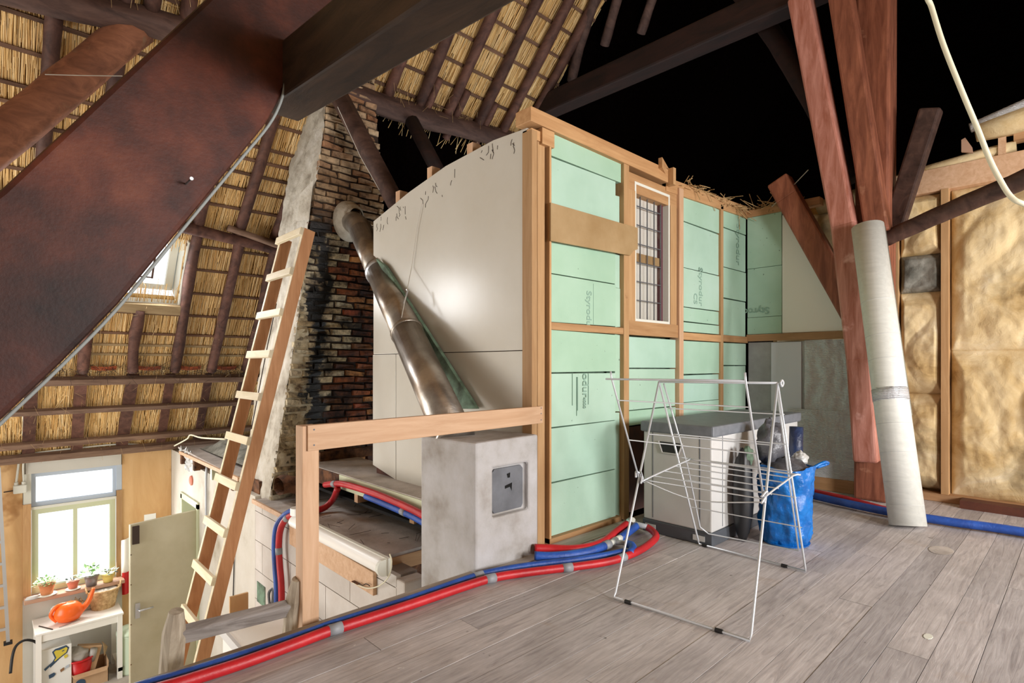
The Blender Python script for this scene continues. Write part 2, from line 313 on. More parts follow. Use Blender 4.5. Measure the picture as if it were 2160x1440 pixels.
class MB:
    def __init__(s): s.v = []; s.f = []
    def add(s, vs, fs):
        n = len(s.v); s.v += [tuple(v) for v in vs]; s.f += [tuple(i + n for i in f) for f in fs]; return s
    def box(s, a, b):
        x0, x1 = sorted((a[0], b[0])); y0, y1 = sorted((a[1], b[1])); z0, z1 = sorted((a[2], b[2]))
        return s.add([(x0,y0,z0),(x1,y0,z0),(x1,y1,z0),(x0,y1,z0),(x0,y0,z1),(x1,y0,z1),(x1,y1,z1),(x0,y1,z1)],
                     [(3,2,1,0),(4,5,6,7),(0,1,5,4),(1,2,6,5),(2,3,7,6),(3,0,4,7)])
    def prism(s, poly, ext):
        n = len(poly); e = Vector(ext); a = [Vector(p) for p in poly]; nrm = sum(((a[i] - a[0]).cross(a[(i + 1) % n] - a[0]) for i in range(n)), Vector())
        if nrm.dot(e) > 0: a.reverse()
        vs = a + [p + e for p in a]
        return s.add(vs, [tuple(range(n)), tuple(range(2 * n - 1, n - 1, -1))] + [(i, i + n, (i + 1) % n + n, (i + 1) % n) for i in range(n)])
    def bar(s, a, b, w, h, side=None, w2=None, h2=None):
        a = Vector(a); b = Vector(b); d = (b - a).normalized()
        sd = Vector(side) if side else (Vector((0, 0, 1)).cross(d) if abs(d.z) < 0.95 else Vector((1, 0, 0)))
        sd = (sd - d * sd.dot(d)).normalized(); up = d.cross(sd)
        w2 = w2 or w; h2 = h2 or h; vs = []
        for p, ww, hh in ((a, w, h), (b, w2, h2)):
            for i, j in ((-1, -1), (1, -1), (1, 1), (-1, 1)): vs.append(p + sd * i * ww / 2 + up * j * hh / 2)
        return s.add(vs, [(3,2,1,0),(4,5,6,7),(0,1,5,4),(1,2,6,5),(2,3,7,6),(3,0,4,7)])
    def tube(s, path, r, seg=8, caps=True, jit=0.0, seed=0):
        P = [Vector(p) for p in path]; n = len(P); rs = r if isinstance(r, (list, tuple)) else [r] * n
        rr = random.Random(seed); vs = []; up = None
        for i in range(n):
            d = (P[min(i + 1, n - 1)] - P[max(i - 1, 0)]).normalized()
            if up is None:
                up = Vector((0, 0, 1)) if abs(d.z) < 0.9 else Vector((1, 0, 0))
            up = (up - d * up.dot(d)).normalized(); sd = d.cross(up)
            for k in range(seg):
                t = 2 * math.pi * k / seg; q = rs[i] * (1 + jit * (rr.random() - 0.5))
                vs.append(P[i] + (up * math.cos(t) + sd * math.sin(t)) * q)
        fs = [(i * seg + k, (i + 1) * seg + k, (i + 1) * seg + (k + 1) % seg, i * seg + (k + 1) % seg) for i in range(n - 1) for k in range(seg)]
        if caps: fs += [tuple(range(seg)), tuple(range(n * seg - 1, (n - 1) * seg - 1, -1))]
        return s.add(vs, fs)
    def lathe(s, prof, c, seg=20, sx=1, sy=1, caps=True):
        vs = []; n = len(prof)
        for r, z in prof:
            for k in range(seg):
                t = 2 * math.pi * k / seg; vs.append((c[0] + r * sx * math.cos(t), c[1] + r * sy * math.sin(t), c[2] + z))
        fs = [(i * seg + k, i * seg + (k + 1) % seg, (i + 1) * seg + (k + 1) % seg, (i + 1) * seg + k) for i in range(n - 1) for k in range(seg)]
        if caps: fs += [tuple(range(seg - 1, -1, -1)), tuple((n - 1) * seg + k for k in range(seg))]
        return s.add(vs, fs)
    def grid(s, fn, nu, nv):
        vs = [fn(i / nu, j / nv) for j in range(nv + 1) for i in range(nu + 1)]
        return s.add(vs, [(j * (nu + 1) + i, j * (nu + 1) + i + 1, (j + 1) * (nu + 1) + i + 1, (j + 1) * (nu + 1) + i) for j in range(nv) for i in range(nu)])
    def build(s, name, m, parent=None, smooth=False, bevel=0.0, origin=None):
        o0 = W.get(parent.name, Vector()) if parent else Vector()
        if not parent:
            xs = [v[0] for v in s.v]; ys = [v[1] for v in s.v]; zs = [v[2] for v in s.v]
            o0 = Vector(origin) if origin else Vector(((min(xs) + max(xs)) / 2, (min(ys) + max(ys)) / 2, min(zs)))
        me = bpy.data.meshes.new(name); me.from_pydata([Vector(v) - o0 for v in s.v], [], s.f); me.update()
        me.materials.append(M[m] if isinstance(m, str) else m)
        if smooth:
            for p in me.polygons: p.use_smooth = True
        o = bpy.data.objects.new(name, me); C.objects.link(o)
        if parent: o.parent = parent
        else: o.location = o0
        W[o.name] = o0
        if bevel:
            b = o.modifiers.new('edge', 'BEVEL'); b.width = bevel; b.segments = 2; b.limit_method = 'ANGLE'
        return o
W = {}
def tag(o, label, cat, group=None):
    o['label'] = label; o['category'] = cat
    if group: o['group'] = group
    return o
def struct(o, label=None, cat=None):
    o['kind'] = 'structure'
    if label: o['label'] = label
    if cat: o['category'] = cat
    return o
def stuff(o): o['kind'] = 'stuff'; return o
def thing(name, label, cat, loc, group=None, structure=False):
    o = bpy.data.objects.new(name, None); C.objects.link(o); o.location = loc; o.empty_display_size = 0.1
    W[o.name] = Vector(loc); tag(o, label, cat, group)
    if structure: o['kind'] = 'structure'
    return o
def box(a, b): return MB().box(a, b)
def part(name, mb, m, parent, smooth=False, bevel=0.0): return mb.build(name, m, parent, smooth, bevel)
def clone(src, name, parent, loc=None, rot=None, scale=None):
    o = bpy.data.objects.new(name, src.data); C.objects.link(o); o.parent = parent
    o.location = Vector(loc) - W.get(parent.name, Vector())
    if rot: o.rotation_euler = rot
    if scale: o.scale = scale
    return o
def spline(pts, n=8):
    P = [Vector(p) for p in pts]; out = []
    for i in range(len(P) - 1):
        p0 = P[max(i - 1, 0)]; p1 = P[i]; p2 = P[i + 1]; p3 = P[min(i + 2, len(P) - 1)]
        for k in range(n):
            t = k / n
            out.append(0.5 * ((2 * p1) + (p2 - p0) * t + (2 * p0 - 5 * p1 + 4 * p2 - p3) * t * t + (3 * p1 - p0 - 3 * p2 + p3) * t ** 3))
    out.append(P[-1]); return out
def text_mesh(name, body, size, m, parent, origin, xdir, ydir, shift=1.0, bold=0.0):
    cu = bpy.data.curves.new('lettering', 'FONT'); cu.body = body; cu.size = size; cu.offset = bold; cu.extrude = 0.0004
    to = bpy.data.objects.new('lettering', cu); C.objects.link(to)
    dg = bpy.context.evaluated_depsgraph_get(); me = bpy.data.meshes.new_from_object(to.evaluated_get(dg))
    bpy.data.objects.remove(to); bpy.data.curves.remove(cu)
    X = Vector(xdir).normalized(); Yd = Vector(ydir).normalized(); Zd = X.cross(Yd); o0 = Vector(origin) - W.get(parent.name, Vector())
    for v in me.vertices: v.co = o0 + X * v.co.x + Yd * v.co.y + Zd * v.co.z
    me.materials.clear(); me.materials.append(M[m])
    o = bpy.data.objects.new(name, me); C.objects.link(o); o.parent = parent; return o
# ================================================================ THE SETTING
# ---- loft floor: single boards running away from the camera to the right, open edge at y = 2.07
floor = thing('floor', 'worn grey-brown wooden floorboards of the loft', 'floor', (1.5, 0.5, 0), structure=True)
bw = 0.1217; k = 0; y = 2.07 - 0.11
while y > -3.2:
    cuts = [-3.2, 6.0]; rr = random.Random(k * 3 + 1)
    xx = rr.uniform(-1.5, 1.5)
    while xx < 5.2: cuts.append(xx); xx += rr.uniform(1.6, 3.4)
    cuts.sort()
    for a, b in zip(cuts[:-1], cuts[1:]):
        dz = rr.uniform(-0.0022, 0)
        part('floorboard', box((a + 0.0012, y - bw + 0.0014, -0.028), (b - 0.0012, y - 0.0006, dz)), 'floor', floor)
    y -= bw; k += 1
part('edge_board', box((-3.2, 1.962, -0.03), (4.9, 2.075, 0.002)), 'edge', floor, bevel=0.004)
part('edge_joist', box((-3.2, 1.99, -0.23), (2.12, 2.06, -0.03)), 'edge', floor)
part('subfloor', box((-3.2, -3.2, -0.08), (6.0, 1.99, -0.03)), 'joint', floor)
part('knot', MB().lathe([(0.06, 0), (0.058, 0.0006)], (3.727, 0.556, 0), 18, 1.5, 0.9), 'dust', floor)
part('paint_splash', MB().lathe([(0.018, 0.0), (0.017, 0.001)], (2.507, 0.412, 0), 9, 1.6, 0.8), 'frame_w', floor)

fl = box((-3.2, 2.05, -2.58), (1.7, 8.05, -2.5)).build('floor_lower', 'dust'); struct(fl, 'pale dusty concrete floor of the room below', 'floor')
stuff_dirt = None

# ---- back wall with the window, plywood sheets either side
wb = thing('wall_back', 'plywood clad wall with the bright window below the thatch eave', 'wall', (0.7, 7.95, -2.5), structure=True)
wx0, wx1, wz0, wz1 = 0.284, 1.127, -1.51, -0.185
part('wall_face', box((-3.2, 8.0, -2.5), (wx0 - 0.03, 8.15, 0.1)), 'plaster', wb)
part('wall_face', box((wx1 + 0.03, 8.0, -2.5), (9.0, 8.15, 0.1)), 'plaster', wb)
part('wall_face', box((wx0 - 0.03, 8.0, -2.5), (wx1 + 0.03, 8.15, wz0 - 0.03)), 'plaster', wb)
part('wall_face', box((wx0 - 0.03, 8.0, wz1 + 0.0), (wx1 + 0.03, 8.15, 0.1)), 'plaster', wb)
part('plywood_sheet', box((-0.95, 7.97, -2.5), (wx0 - 0.035, 8.0, 0.06)), 'ply', wb)
part('plywood_sheet', box((-2.2, 7.97, -2.5), (-0.953, 8.0, 0.06)), 'ply', wb)
part('plywood_sheet', box((wx1 + 0.01, 7.97, -2.5), (1.648, 8.0, 0.05)), 'ply', wb)
part('white_header_board', box((wx0 - 0.01, 7.95, wz1), (wx1 + 0.0, 7.998, -0.03)), 'white', wb)
part('side_casing', box((wx0 - 0.03, 7.97, wz1 - 0.40), (wx0 + 0.035, 8.02, wz1)), 'frame_w', wb); part('side_casing', box((wx1 - 0.045, 7.97, wz1 - 0.38), (wx1 + 0.008, 8.02, wz1)), 'frame_b', wb)
part('photo_card', box((1.359, 7.965, -0.923), (1.482, 7.97, -0.83)), 'paper', wb)
part('white_lower_board', box((wx0 - 0.035, 7.965, -2.5), (wx1 + 0.01, 7.999, wz0 - 0.045)), 'white', wb)
part('side_casing', box((wx0 - 0.035, 7.955, wz0 - 0.04), (wx0 + 0.035, 8.0, wz1 - 0.33)), 'fram_z', wb)
part('side_casing', box((wx1 - 0.045, 7.955, wz0 - 0.04), (wx1 + 0.008, 8.0, wz1 - 0.3)), 'fram_z', wb)

win = thing('window_1', 'bright white two-light window with a fanlight above the plant sill', 'window', ((wx0 + wx1) / 2, 8.05, wz0), structure=True)
def frame(parent, name, x0, x1, z0, z1, w, y0, y1, m):
    mb = MB().box((x0, y0, z0), (x0 + w, y1, z1)).box((x1 - w, y0, z0), (x1, y1, z1)).box((x0 + w, y0, z1 - w), (x1 - w, y1, z1)).box((x0 + w, y0, z0), (x1 - w, y1, z0 + w))
    return part(name, mb, m, parent)
zt = -0.56
frame(win, 'fanlight_frame', wx0 + 0.03, wx1 - 0.03, zt, wz1, 0.045, 8.0, 8.06, 'frame_b')
part('pane', box((wx0 + 0.07, 8.03, zt + 0.04), (wx1 - 0.07, 8.034, wz1 - 0.04)), 'glass', win)
part('transom', box((wx0, 7.975, zt - 0.025), (wx1, 8.06, zt + 0.005)), 'frame_w', win)
fr = frame(win, 'sash_frame', wx0 + 0.04, wx1 - 0.05, wz0, zt - 0.025, 0.055, 7.985, 8.05, 'frame_g')
xm = (wx0 + wx1) / 2 - 0.005
part('muntin', box((xm - 0.018, 7.99, wz0 + 0.05), (xm + 0.018, 8.04, zt - 0.075)), 'frame_g', win)
part('pane', box((wx0 + 0.09, 8.01, wz0 + 0.05), (xm - 0.015, 8.014, zt - 0.075)), 'glass', win)
part('pane', box((xm + 0.015, 8.01, wz0 + 0.05), (wx1 - 0.1, 8.014, zt - 0.075)), 'glass', win)
part('window_sill', MB().prism([(wx0 - 0.03, 7.80, wz0 - 0.045), (wx1 + 0.015, 7.80, wz0 - 0.045), (wx1 + 0.015, 8.0, wz0 - 0.045), (wx0 - 0.03, 8.0, wz0 - 0.045)], (0, 0, 0.04)), 'sill', win, bevel=0.006)

# ---- shell of the barn that the photograph does not show, with its daylight openings
wl = thing('wall_left', 'end wall of the barn with the big door opening', 'wall', (-3.2, 4, -2.5), structure=True)
for a, b in (((-3.35, 2.0, -2.5), (-3.2, 3.8, 8)), ((-3.35, 7.0, -2.5), (-3.2, 8.1, 8)), ((-3.35, 3.8, 1.1), (-3.2, 7.0, 8)), ((-3.35, 3.8, -2.5), (-3.2, 7.0, -2.3)),
             ((-3.35, -3.3, -0.1), (-3.2, 2.0, 8))):
    part('wall_face', box(a, b), 'plaster', wl)
wf = thing('wall_front', 'low knee wall behind the viewer with two window openings', 'wall', (2, -3.2, 0), structure=True)
for a, b in (((-3.2, -3.35, -0.1), (1.05, -3.2, 2.6)), ((2.15, -3.35, -0.1), (3.4, -3.2, 2.6)), ((4.5, -3.35, -0.1), (9, -3.2, 2.6)), ((1.05, -3.35, -0.1), (2.15, -3.2, 0.8)), ((1.05, -3.35, 1.9), (2.15, -3.2, 2.6)), ((3.4, -3.35, -0.1), (4.5, -3.2, 0.8)), ((3.4, -3.35, 1.9), (4.5, -3.2, 2.6))):
    part('wall_face', box(a, b), 'plaster', wf)
part('light_cut_board', box((3.1, -3.2, 1.9), (4.6, -1.9, 1.95)), 'plaster', wf)  # unseen board added to cut the light rising from the second window
wu = box((-3.2, 1.85, -2.5), (1.69, 1.99, -0.24)).build('wall_under', 'plaster'); struct(wu, 'whitewashed wall under the loft edge', 'wall')
we = box((9.0, -3.3, -2.5), (9.1, 8.1, 8)).build('wall_end', 'unlit_thatch'); struct(we, 'dark far end of the attic', 'wall')

# ---- side wall of the lower room: plaster with a doorway, then white gas-concrete blocks
ws = thing('wall_side', 'whitewashed wall of the lower room with plaster and large blocks', 'wall', (1.7, 5, -2.5), structure=True)
yd0, yd1, zd = 6.72, 7.40, -0.52
part('plaster_face', box((1.65, 4.95, -2.5), (1.80, yd0, -0.13)), 'plaster', ws)
part('plaster_face', box((1.65, yd1, -2.5), (1.80, 7.97, -0.06)), 'plaster', ws)
part('plaster_face', box((1.65, yd0, zd), (1.80, yd1, -0.08)), 'plaster', ws)
mbf = MB().box((1.63, yd0 - 0.03, -2.5), (1.82, yd0 + 0.03, zd)).box((1.63, yd1 - 0.03, -2.5), (1.82, yd1 + 0.03, zd)).box((1.63, yd0 - 0.03, zd - 0.05), (1.82, yd1 + 0.03, zd + 0.02))
part('door_frame', mbf, 'frame_g', ws)
part('wall_beyond', box((2.6, 4.9, -2.5), (2.7, 8.0, -0.1)), 'plaster', ws)
part('block_core', box((1.662, 2.70, -2.5), (1.80, 4.95, -0.19)), 'joint', ws)
zc = -2.5; row = 0
while zc < -0.22:
    z1 = min(zc + 0.25, -0.18); yy = 2.68 - (0.3 if row % 2 else 0.05)
    while yy < 4.95:
        a = max(yy, 2.68); b = min(yy + 0.6, 4.95)
        if b - a > 0.06: part('block', box((1.65, a + 0.003, zc + 0.003), (1.68, b - 0.003, z1 - 0.003)), 'block', ws)
        yy += 0.6
    zc += 0.25; row += 1
part('end_pier', box((1.652, 2.60, -2.5), (1.80, 2.70, -0.20)), 'block', ws, bevel=0.01)
q = Vector((1.65, 6.997, -0.303)); part('light_switch', MB().tube([q, q + Vector((-.015, 0, 0)), q + Vector((-.025, 0, 0))], [.055, .055, .03], 18), 'terra2', ws)
part('green_patch', box((1.646, 4.705, -1.011), (1.652, 4.895, -0.84)), 'foamdark', ws)

# ---- thatched roof
M1, M2 = 1.3764, 0.966
n1 = Vector((0, -M1, -1)).normalized(); d1 = Vector((0, -1, M1)).normalized()
n2 = Vector((0, -M2, -1)).normalized(); d2 = Vector((0, -1, M2)).normalized()
YB, ZB = 6.245, 2.346
def lowp(x, y, off=0.0): return Vector((x, y, (7.95 - y) * M1)) + n1 * off
def upp(x, y, off=0.0): return Vector((x, y, ZB + (YB - y) * M2)) + n2 * off
roof = thing('ceiling', 'golden reed thatch roof on dark pole rafters', 'roof', (2, 6, 2), structure=True)
SK = (0.30, 1.44, 6.31, 6.74)   # roof light opening
def quad(pts): return MB().add(pts, [tuple(range(len(pts)))])
def slab(fn, x0, x1, y0, y1, off=-0.02): return quad([fn(x0, y0, off), fn(x1, y0, off), fn(x1, y1, off), fn(x0, y1, off)])
for x0, x1, y0, y1 in ((-3.2, -2.03, 8.0, YB), (-2.03, -1.87, 8.0, 7.86), (-2.03, -1.87, 6.55, YB), (-1.87, -0.82, 8.0, YB), (-0.82, -0.42, 8.0, 6.68), (-0.42, SK[0], 8.0, YB), (SK[1], 9, 8.0, YB), (SK[0], SK[1], 8.0, SK[3]), (SK[0], SK[1], SK[2], YB)):
    part('thatch_layer', slab(lowp, x0, x1, y0, y1), 'thatch_back', roof)
part('thatch_layer', slab(upp, -3.2, 4.78, 4.93, 1.2), 'thatch_back', roof); part('thatch_layer', slab(upp, -3.2, 2.62, YB, 4.93), 'thatch_back', roof); part('shade_toned_layer', slab(upp, 2.62, 4.78, YB, 4.93), 'unlit_thatch', roof)  # stretch behind the chimney also has its shade painted into the colour
part('shade_toned_layer', slab(upp, 4.78, 9, YB, 1.2), 'unlit_thatch', roof)
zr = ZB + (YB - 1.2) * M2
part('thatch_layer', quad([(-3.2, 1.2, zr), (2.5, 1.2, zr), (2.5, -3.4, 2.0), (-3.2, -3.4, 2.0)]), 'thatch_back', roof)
part('shade_toned_layer', quad([(2.5, 1.2, zr), (9, 1.2, zr), (9, -3.4, 2.0), (2.5, -3.4, 2.0)]), 'unlit_thatch', roof)

def reeds(fn, dvec, nvec, x0, x1, y0, y1, rows, per_m, L, rr, skip=None, messy=0.022):
    mb = MB(); V = mb.v; F = mb.f
    dirn = -1 if y1 < y0 else 1
    for r in range(rows):
        yb = y0 + (y1 - y0) * r / rows
        n = int((x1 - x0) * per_m)
        for i in range(n):
            x = x0 + (i + rr.random()) / per_m
            yy = yb + dirn * rr.uniform(-0.14, 0.14)
            if skip and skip(x, yy): continue
            p = fn(x, yy, rr.uniform(0.0, 0.014))
            a = rr.gauss(0, messy); ln = L * rr.uniform(0.75, 1.25)
            d = (dvec + Vector((1, 0, 0)) * a + nvec * rr.uniform(-0.022, 0.012)).normalized() * ln
            w = rr.uniform(0.002, 0.0042); s = Vector((w, 0, 0)); h = nvec * w
            q = p + d; b = len(V)
            V.extend([tuple(p - s), tuple(p + h), tuple(p + s), tuple(q - s * 0.7), tuple(q + h * 0.7), tuple(q + s * 0.7)])
            F.extend([(b, b + 1, b + 4, b + 3), (b + 1, b + 2, b + 5, b + 4)])
    return mb
rr = random.Random(5)
sk = lambda x, y: SK[0] - 0.0 < x < SK[1] + 0.0 and SK[2] - 0.05 < y < SK[3] + 0.15
stuff(part('reed_thatch', reeds(lowp, d1, n1, -0.5, 3.3, 7.97, YB, 9, 230, 0.46, rr, sk), 'thatch', roof))
stuff(part('reed_thatch', reeds(lowp, d1, n1, -0.5, 2.6, 7.93, 7.2, 4, 70, 0.22, rr, None, 0.2), 'thatch', roof))
stuff(part('reed_thatch', reeds(upp, d2, n2, -0.5, 4.78, YB + 0.05, 3.0, 13, 230, 0.46, rr, lambda x, y: x > 2.62 and y > 4.93), 'thatch', roof))
stuff(part('reed_thatch', reeds(upp, d2, n2, 0.4, 4.75, 4.95, 4.5, 2, 60, 0.2, rr, None, 0.25), 'thatch', roof))
stuff(part('reed_thatch', reeds(upp, d2, n2, 0.4, 2.6, 6.25, 5.95, 2, 60, 0.2, rr, None, 0.25), 'thatch', roof))

# rafters: crooked poles
def pole(name, pts, r, m, parent, seed=0, seg=10, jit=0.14):
    return part(name, MB().tube(spline(pts, 4), [r * (1 + 0.06 * math.sin(seed * 3 + i)) for i in range(4 * (len(pts) - 1) + 1)], seg, True, jit, seed), m, parent, True)
RX = [-0.10, 0.29, 0.70, 1.115, 1.512, 1.912, 2.282]
for i, x in enumerate(RX):
    j = lambda s: R.uniform(-s, s)
    if 0.3 < x < 1.4:
        pole('rafter', [lowp(x + j(.015), 7.24, .07), lowp(x + j(.02), 7.0, .075), lowp(x, 6.78, .07)], .052, 'rafter', roof, i)
    else:
        pole('rafter', [lowp(x + j(.015), 7.24, .07), lowp(x + j(.02), 6.9, .075), lowp(x + j(.015), 6.55, .07), lowp(x, 6.2, .06)], .052, 'rafter', roof, i)
    w = .045
    part('lower_rafter', MB().bar(lowp(x, 7.95, .045), lowp(x + j(.02), 7.28, .045), .085 + j(.03), .035, (1, 0, 0)), 'rafter', roof)
UX = [-0.3, 0.31, 0.70, 1.10, 1.50, 1.89, 2.25]
for i, x in enumerate(UX):
    pole('rafter', [upp(x + R.uniform(-.02, .02), 6.22, .06), upp(x, 5.6, .07), upp(x + R.uniform(-.02, .02), 4.72, .06)], .052, 'rafter', roof, 20 + i)
for i, x in enumerate([-0.05, 0.45, 0.85, 1.25, 1.65, 2.05, 2.45, 2.83, 3.185, 3.54, 3.95, 4.305, 4.62]):
    pole('rafter', [upp(x + .015, 4.85, .075), upp(x, 4.3, .08), upp(x - .02, 3.7, .08), upp(x - .05, 2.9, .07)], .055, 'rafter', roof, 40 + i)
for i, x in enumerate([3.30, 3.66, 4.06]):
    pole('rafter', [upp(x + .01, 4.98, .065), upp(x, 4.8, .07), upp(x, 4.58, .07)], .042, 'rafter', roof, 60 + i)
# battens
for y in (6.328, 6.485, 6.654, 6.82, 6.971, 7.058, 7.13):
    m = 'batten_pale' if y in (7.13, 7.058) else 'batten'
    segs = [(-0.6, SK[0]), (SK[1], 2.9)] if y < 6.75 else [(-0.6, 2.9)]
    for a, b in segs: part('batten', MB().bar(lowp(a, y, .014), lowp(b, y, .014), .026, .022, n1.cross(Vector((1, 0, 0)))), m, roof)
for y in (5.98, 5.809, 5.684, 5.585, 5.479, 5.285, 5.11, 4.94, 4.78, 4.61, 4.442, 4.257, 4.087, 3.91, 3.74, 3.57, 3.40, 3.22):
    part('batten', MB().bar(upp(-0.6, y, .014), upp(4.78 if y < 4.93 else 2.6, y + R.uniform(-.01, .01), .014), .030, .022, n2.cross(Vector((1, 0, 0)))), 'batten', roof)
# weathered horizontal timbers at the foot of the roof
for y, w, t in ((7.31, .075, .07), (7.542, .06, .05), (7.806, .07, .05), (7.915, .09, .06)):
    part('purlin', MB().bar(lowp(-0.9, y, .085), lowp(2.9, y - .01, .085), w, t, n1.cross(Vector((1, 0, 0)))), 'plate', roof, bevel=.006)
pole('purlin', [(-0.8, 6.13, 2.36), (0.6, 6.12, 2.37), (1.30, 6.1, 2.355), (1.9, 6.13, 2.30), (2.5, 6.14, 2.26)], .058, 'rafter', roof, 71)
pole('purlin', [(1.75, 6.05, 2.40), (2.1, 6.05, 2.33), (2.5, 6.05, 2.25)], .035, 'plate', roof, 72)
pole('purlin', [(-1.0, 4.9, 3.42), (0.33, 4.88, 3.49), (1.04, 4.85, 3.585), (2.45, 4.83, 3.57), (3.4, 4.8, 3.6), (4.35, 4.76, 3.66), (5.0, 4.75, 3.68)], .105, 'pole_dark', roof, 73, 14)
# red tiles showing behind the lowest bays
for i, x in enumerate((0.87, 1.28, 1.68, 2.07)):
    part('roof_tile', MB().grid(lambda u, v: lowp(x - .11 + .22 * u, 7.215 + .03 * v, .03 + .02 * math.sin(math.pi * u)), 8, 2), 'tile', roof, True)
def straw(n, fn, rr, lmin, lmax, w=.0022):
    mb = MB()
    for i in range(n):
        p, d = fn(rr); l = rr.uniform(lmin, lmax); mb.bar(p, Vector(p) + Vector(d).normalized() * l, w, w)
    return mb
stuff(part('straw_litter', straw(420, lambda r: (lowp(r.uniform(-.2, 2.3), r.gauss(7.24, .02), r.uniform(.03, .13)), (r.gauss(0, 1), r.gauss(0, .5), r.gauss(.2, .7))), random.Random(3), .04, .16), 'twig', roof))
stuff(part('straw_litter', straw(220, lambda r: (lowp(r.uniform(-.2, 2.4), r.uniform(6.6, 7.9), r.uniform(.04, .12)), (r.gauss(0, .6), r.gauss(0, .5), r.gauss(-.3, .7))), random.Random(4), .05, .2, .0016), 'straw', roof))
stuff(part('straw_litter', straw(260, lambda r: (upp(r.uniform(.3, 4.6), r.gauss(4.75, .06), r.uniform(.03, .1)), (r.gauss(0, .5), r.gauss(.2, .5), r.gauss(-.5, .6))), random.Random(9), .05, .22, .002), 'straw', roof))

# roof light
sl = thing('window_2', 'bright roof light cut through the thatch with a white frame', 'window', lowp(.9, 6.5), structure=True)
def skq(x, y, o): return lowp(x, y, o)
part('sill_plank', MB().bar(lowp(SK[0] - .1, 6.765, .075), lowp(1.535, 6.765, .075), .11, .04, d1), 'batten_pale', sl, bevel=.004)
part('side_lining', MB().prism([lowp(1.445, 6.30, .06), lowp(1.445, 6.74, .06), lowp(1.445, 6.74, -.30), lowp(1.445, 6.30, -.30)], (.02, 0, 0)), 'frame_w', sl)
part('sill_lining', MB().prism([lowp(.3, 6.74, .06), lowp(1.45, 6.74, .06), lowp(1.45, 6.74, -.06), lowp(.3, 6.74, -.06)], d1 * -.02), 'frame_w', sl)
part('thatch_cut', MB().prism([lowp(.3, 6.735, -.07), lowp(1.44, 6.735, -.07), lowp(1.44, 6.735, -.13), lowp(.3, 6.735, -.13)], d1 * -.02), 'thatch_back', sl)
for a, b in (((.32, 6.72), (1.42, 6.72)), ((1.40, 6.73), (1.40, 6.31)), ((.32, 6.73), (.32, 6.31))):
    part('white_frame', MB().bar(lowp(a[0], a[1], -.26), lowp(b[0], b[1], -.26), .07, .05, None), 'frame_w', sl)
for a, b in (((.42, 6.645), (1.235, 6.645)), ((1.235, 6.65), (1.235, 6.30))):
    part('gasket', MB().bar(lowp(a[0], a[1], -.22), lowp(b[0], b[1], -.22), .016, .012), 'pole_dark', sl)
part('pane', quad([lowp(.3, 6.74, -.27), lowp(1.44, 6.74, -.27), lowp(1.44, 6.3, -.27), lowp(.3, 6.3, -.27)]), 'glass', sl)
# ================================================================ PARTITIONS OF THE BOX ROOM
# ---- white panelled side (plane x = 2.13)
wp = thing('wall_partition', 'tall white panelled side of the timber box room', 'wall', (2.15, 2.95, 0.2), structure=True)
def ypoly(pts, x0, t): return MB().prism([(x0, a, b) for a, b in pts], (t, 0, 0))
part('panel', ypoly([(2.125, 1.083), (3.79, 1.083), (3.79, 2.104), (3.3, 2.215), (2.867, 2.286), (2.4, 2.315), (2.125, 2.30)], 2.13, .02), 'white', wp, bevel=.002)
yv = 3.468
part('panel', ypoly([(2.125, 0.16), (yv - .003, 0.16), (yv - .003, 1.079), (2.125, 1.079)], 2.13, .02), 'white', wp, bevel=.002)
part('panel', ypoly([(yv, 0.17), (3.795, 0.235), (3.795, 1.079), (yv, 1.079)], 2.128, .02), 'white', wp, bevel=.002)
for yy, zz in ((2.62, 2.325), (3.05, 2.29), (3.45, 2.22)):
    part('stud_end', box((2.152, yy, zz - .25), (2.22, yy + .055, zz + .05)), 'pine_z', wp)
part('backing', box((2.152, 2.16, 0.1), (2.17, 3.78, 2.05)), 'fram_dark', wp)
rr = random.Random(21)
mb = MB()
for i in range(34):
    yy = rr.uniform(2.15, 3.75); zt_ = (2.31 - max(0, yy - 2.6) * .16) - abs(rr.gauss(0, .07)) - .012; p = Vector((2.1285, yy, zt_)); 
    for k in range(rr.randint(1, 3)):
        q = p + Vector((0, rr.gauss(0, .012), -rr.uniform(.008, .03))); mb.bar(p, q, .001, .003); p = q
for pts in ([(887,440),(880,480),(868,570)], [(908,420),(905,455),(903,487)], [(855,640),(842,690),(836,740),(833,800),(834,850)]):
    pass
stuff(part('dirt_streaks', mb, 'twig', wp))

# ---- green foam side (plane y = 2.09)
wg = thing('wall_green', 'timber stud wall filled with pale green foam boards', 'wall', (3.5, 2.1, 0), structure=True)
def gp(name, x0, x1, z0, z1, y0, y1, m, bevel=.002): return part(name, box((x0, y0, z0), (x1, y1, z1)), m, wg, False, bevel)
ztop = 2.39
part('backing', box((2.20, 2.20, 0), (4.85, 2.22, 2.3)), 'foamdark', wg)
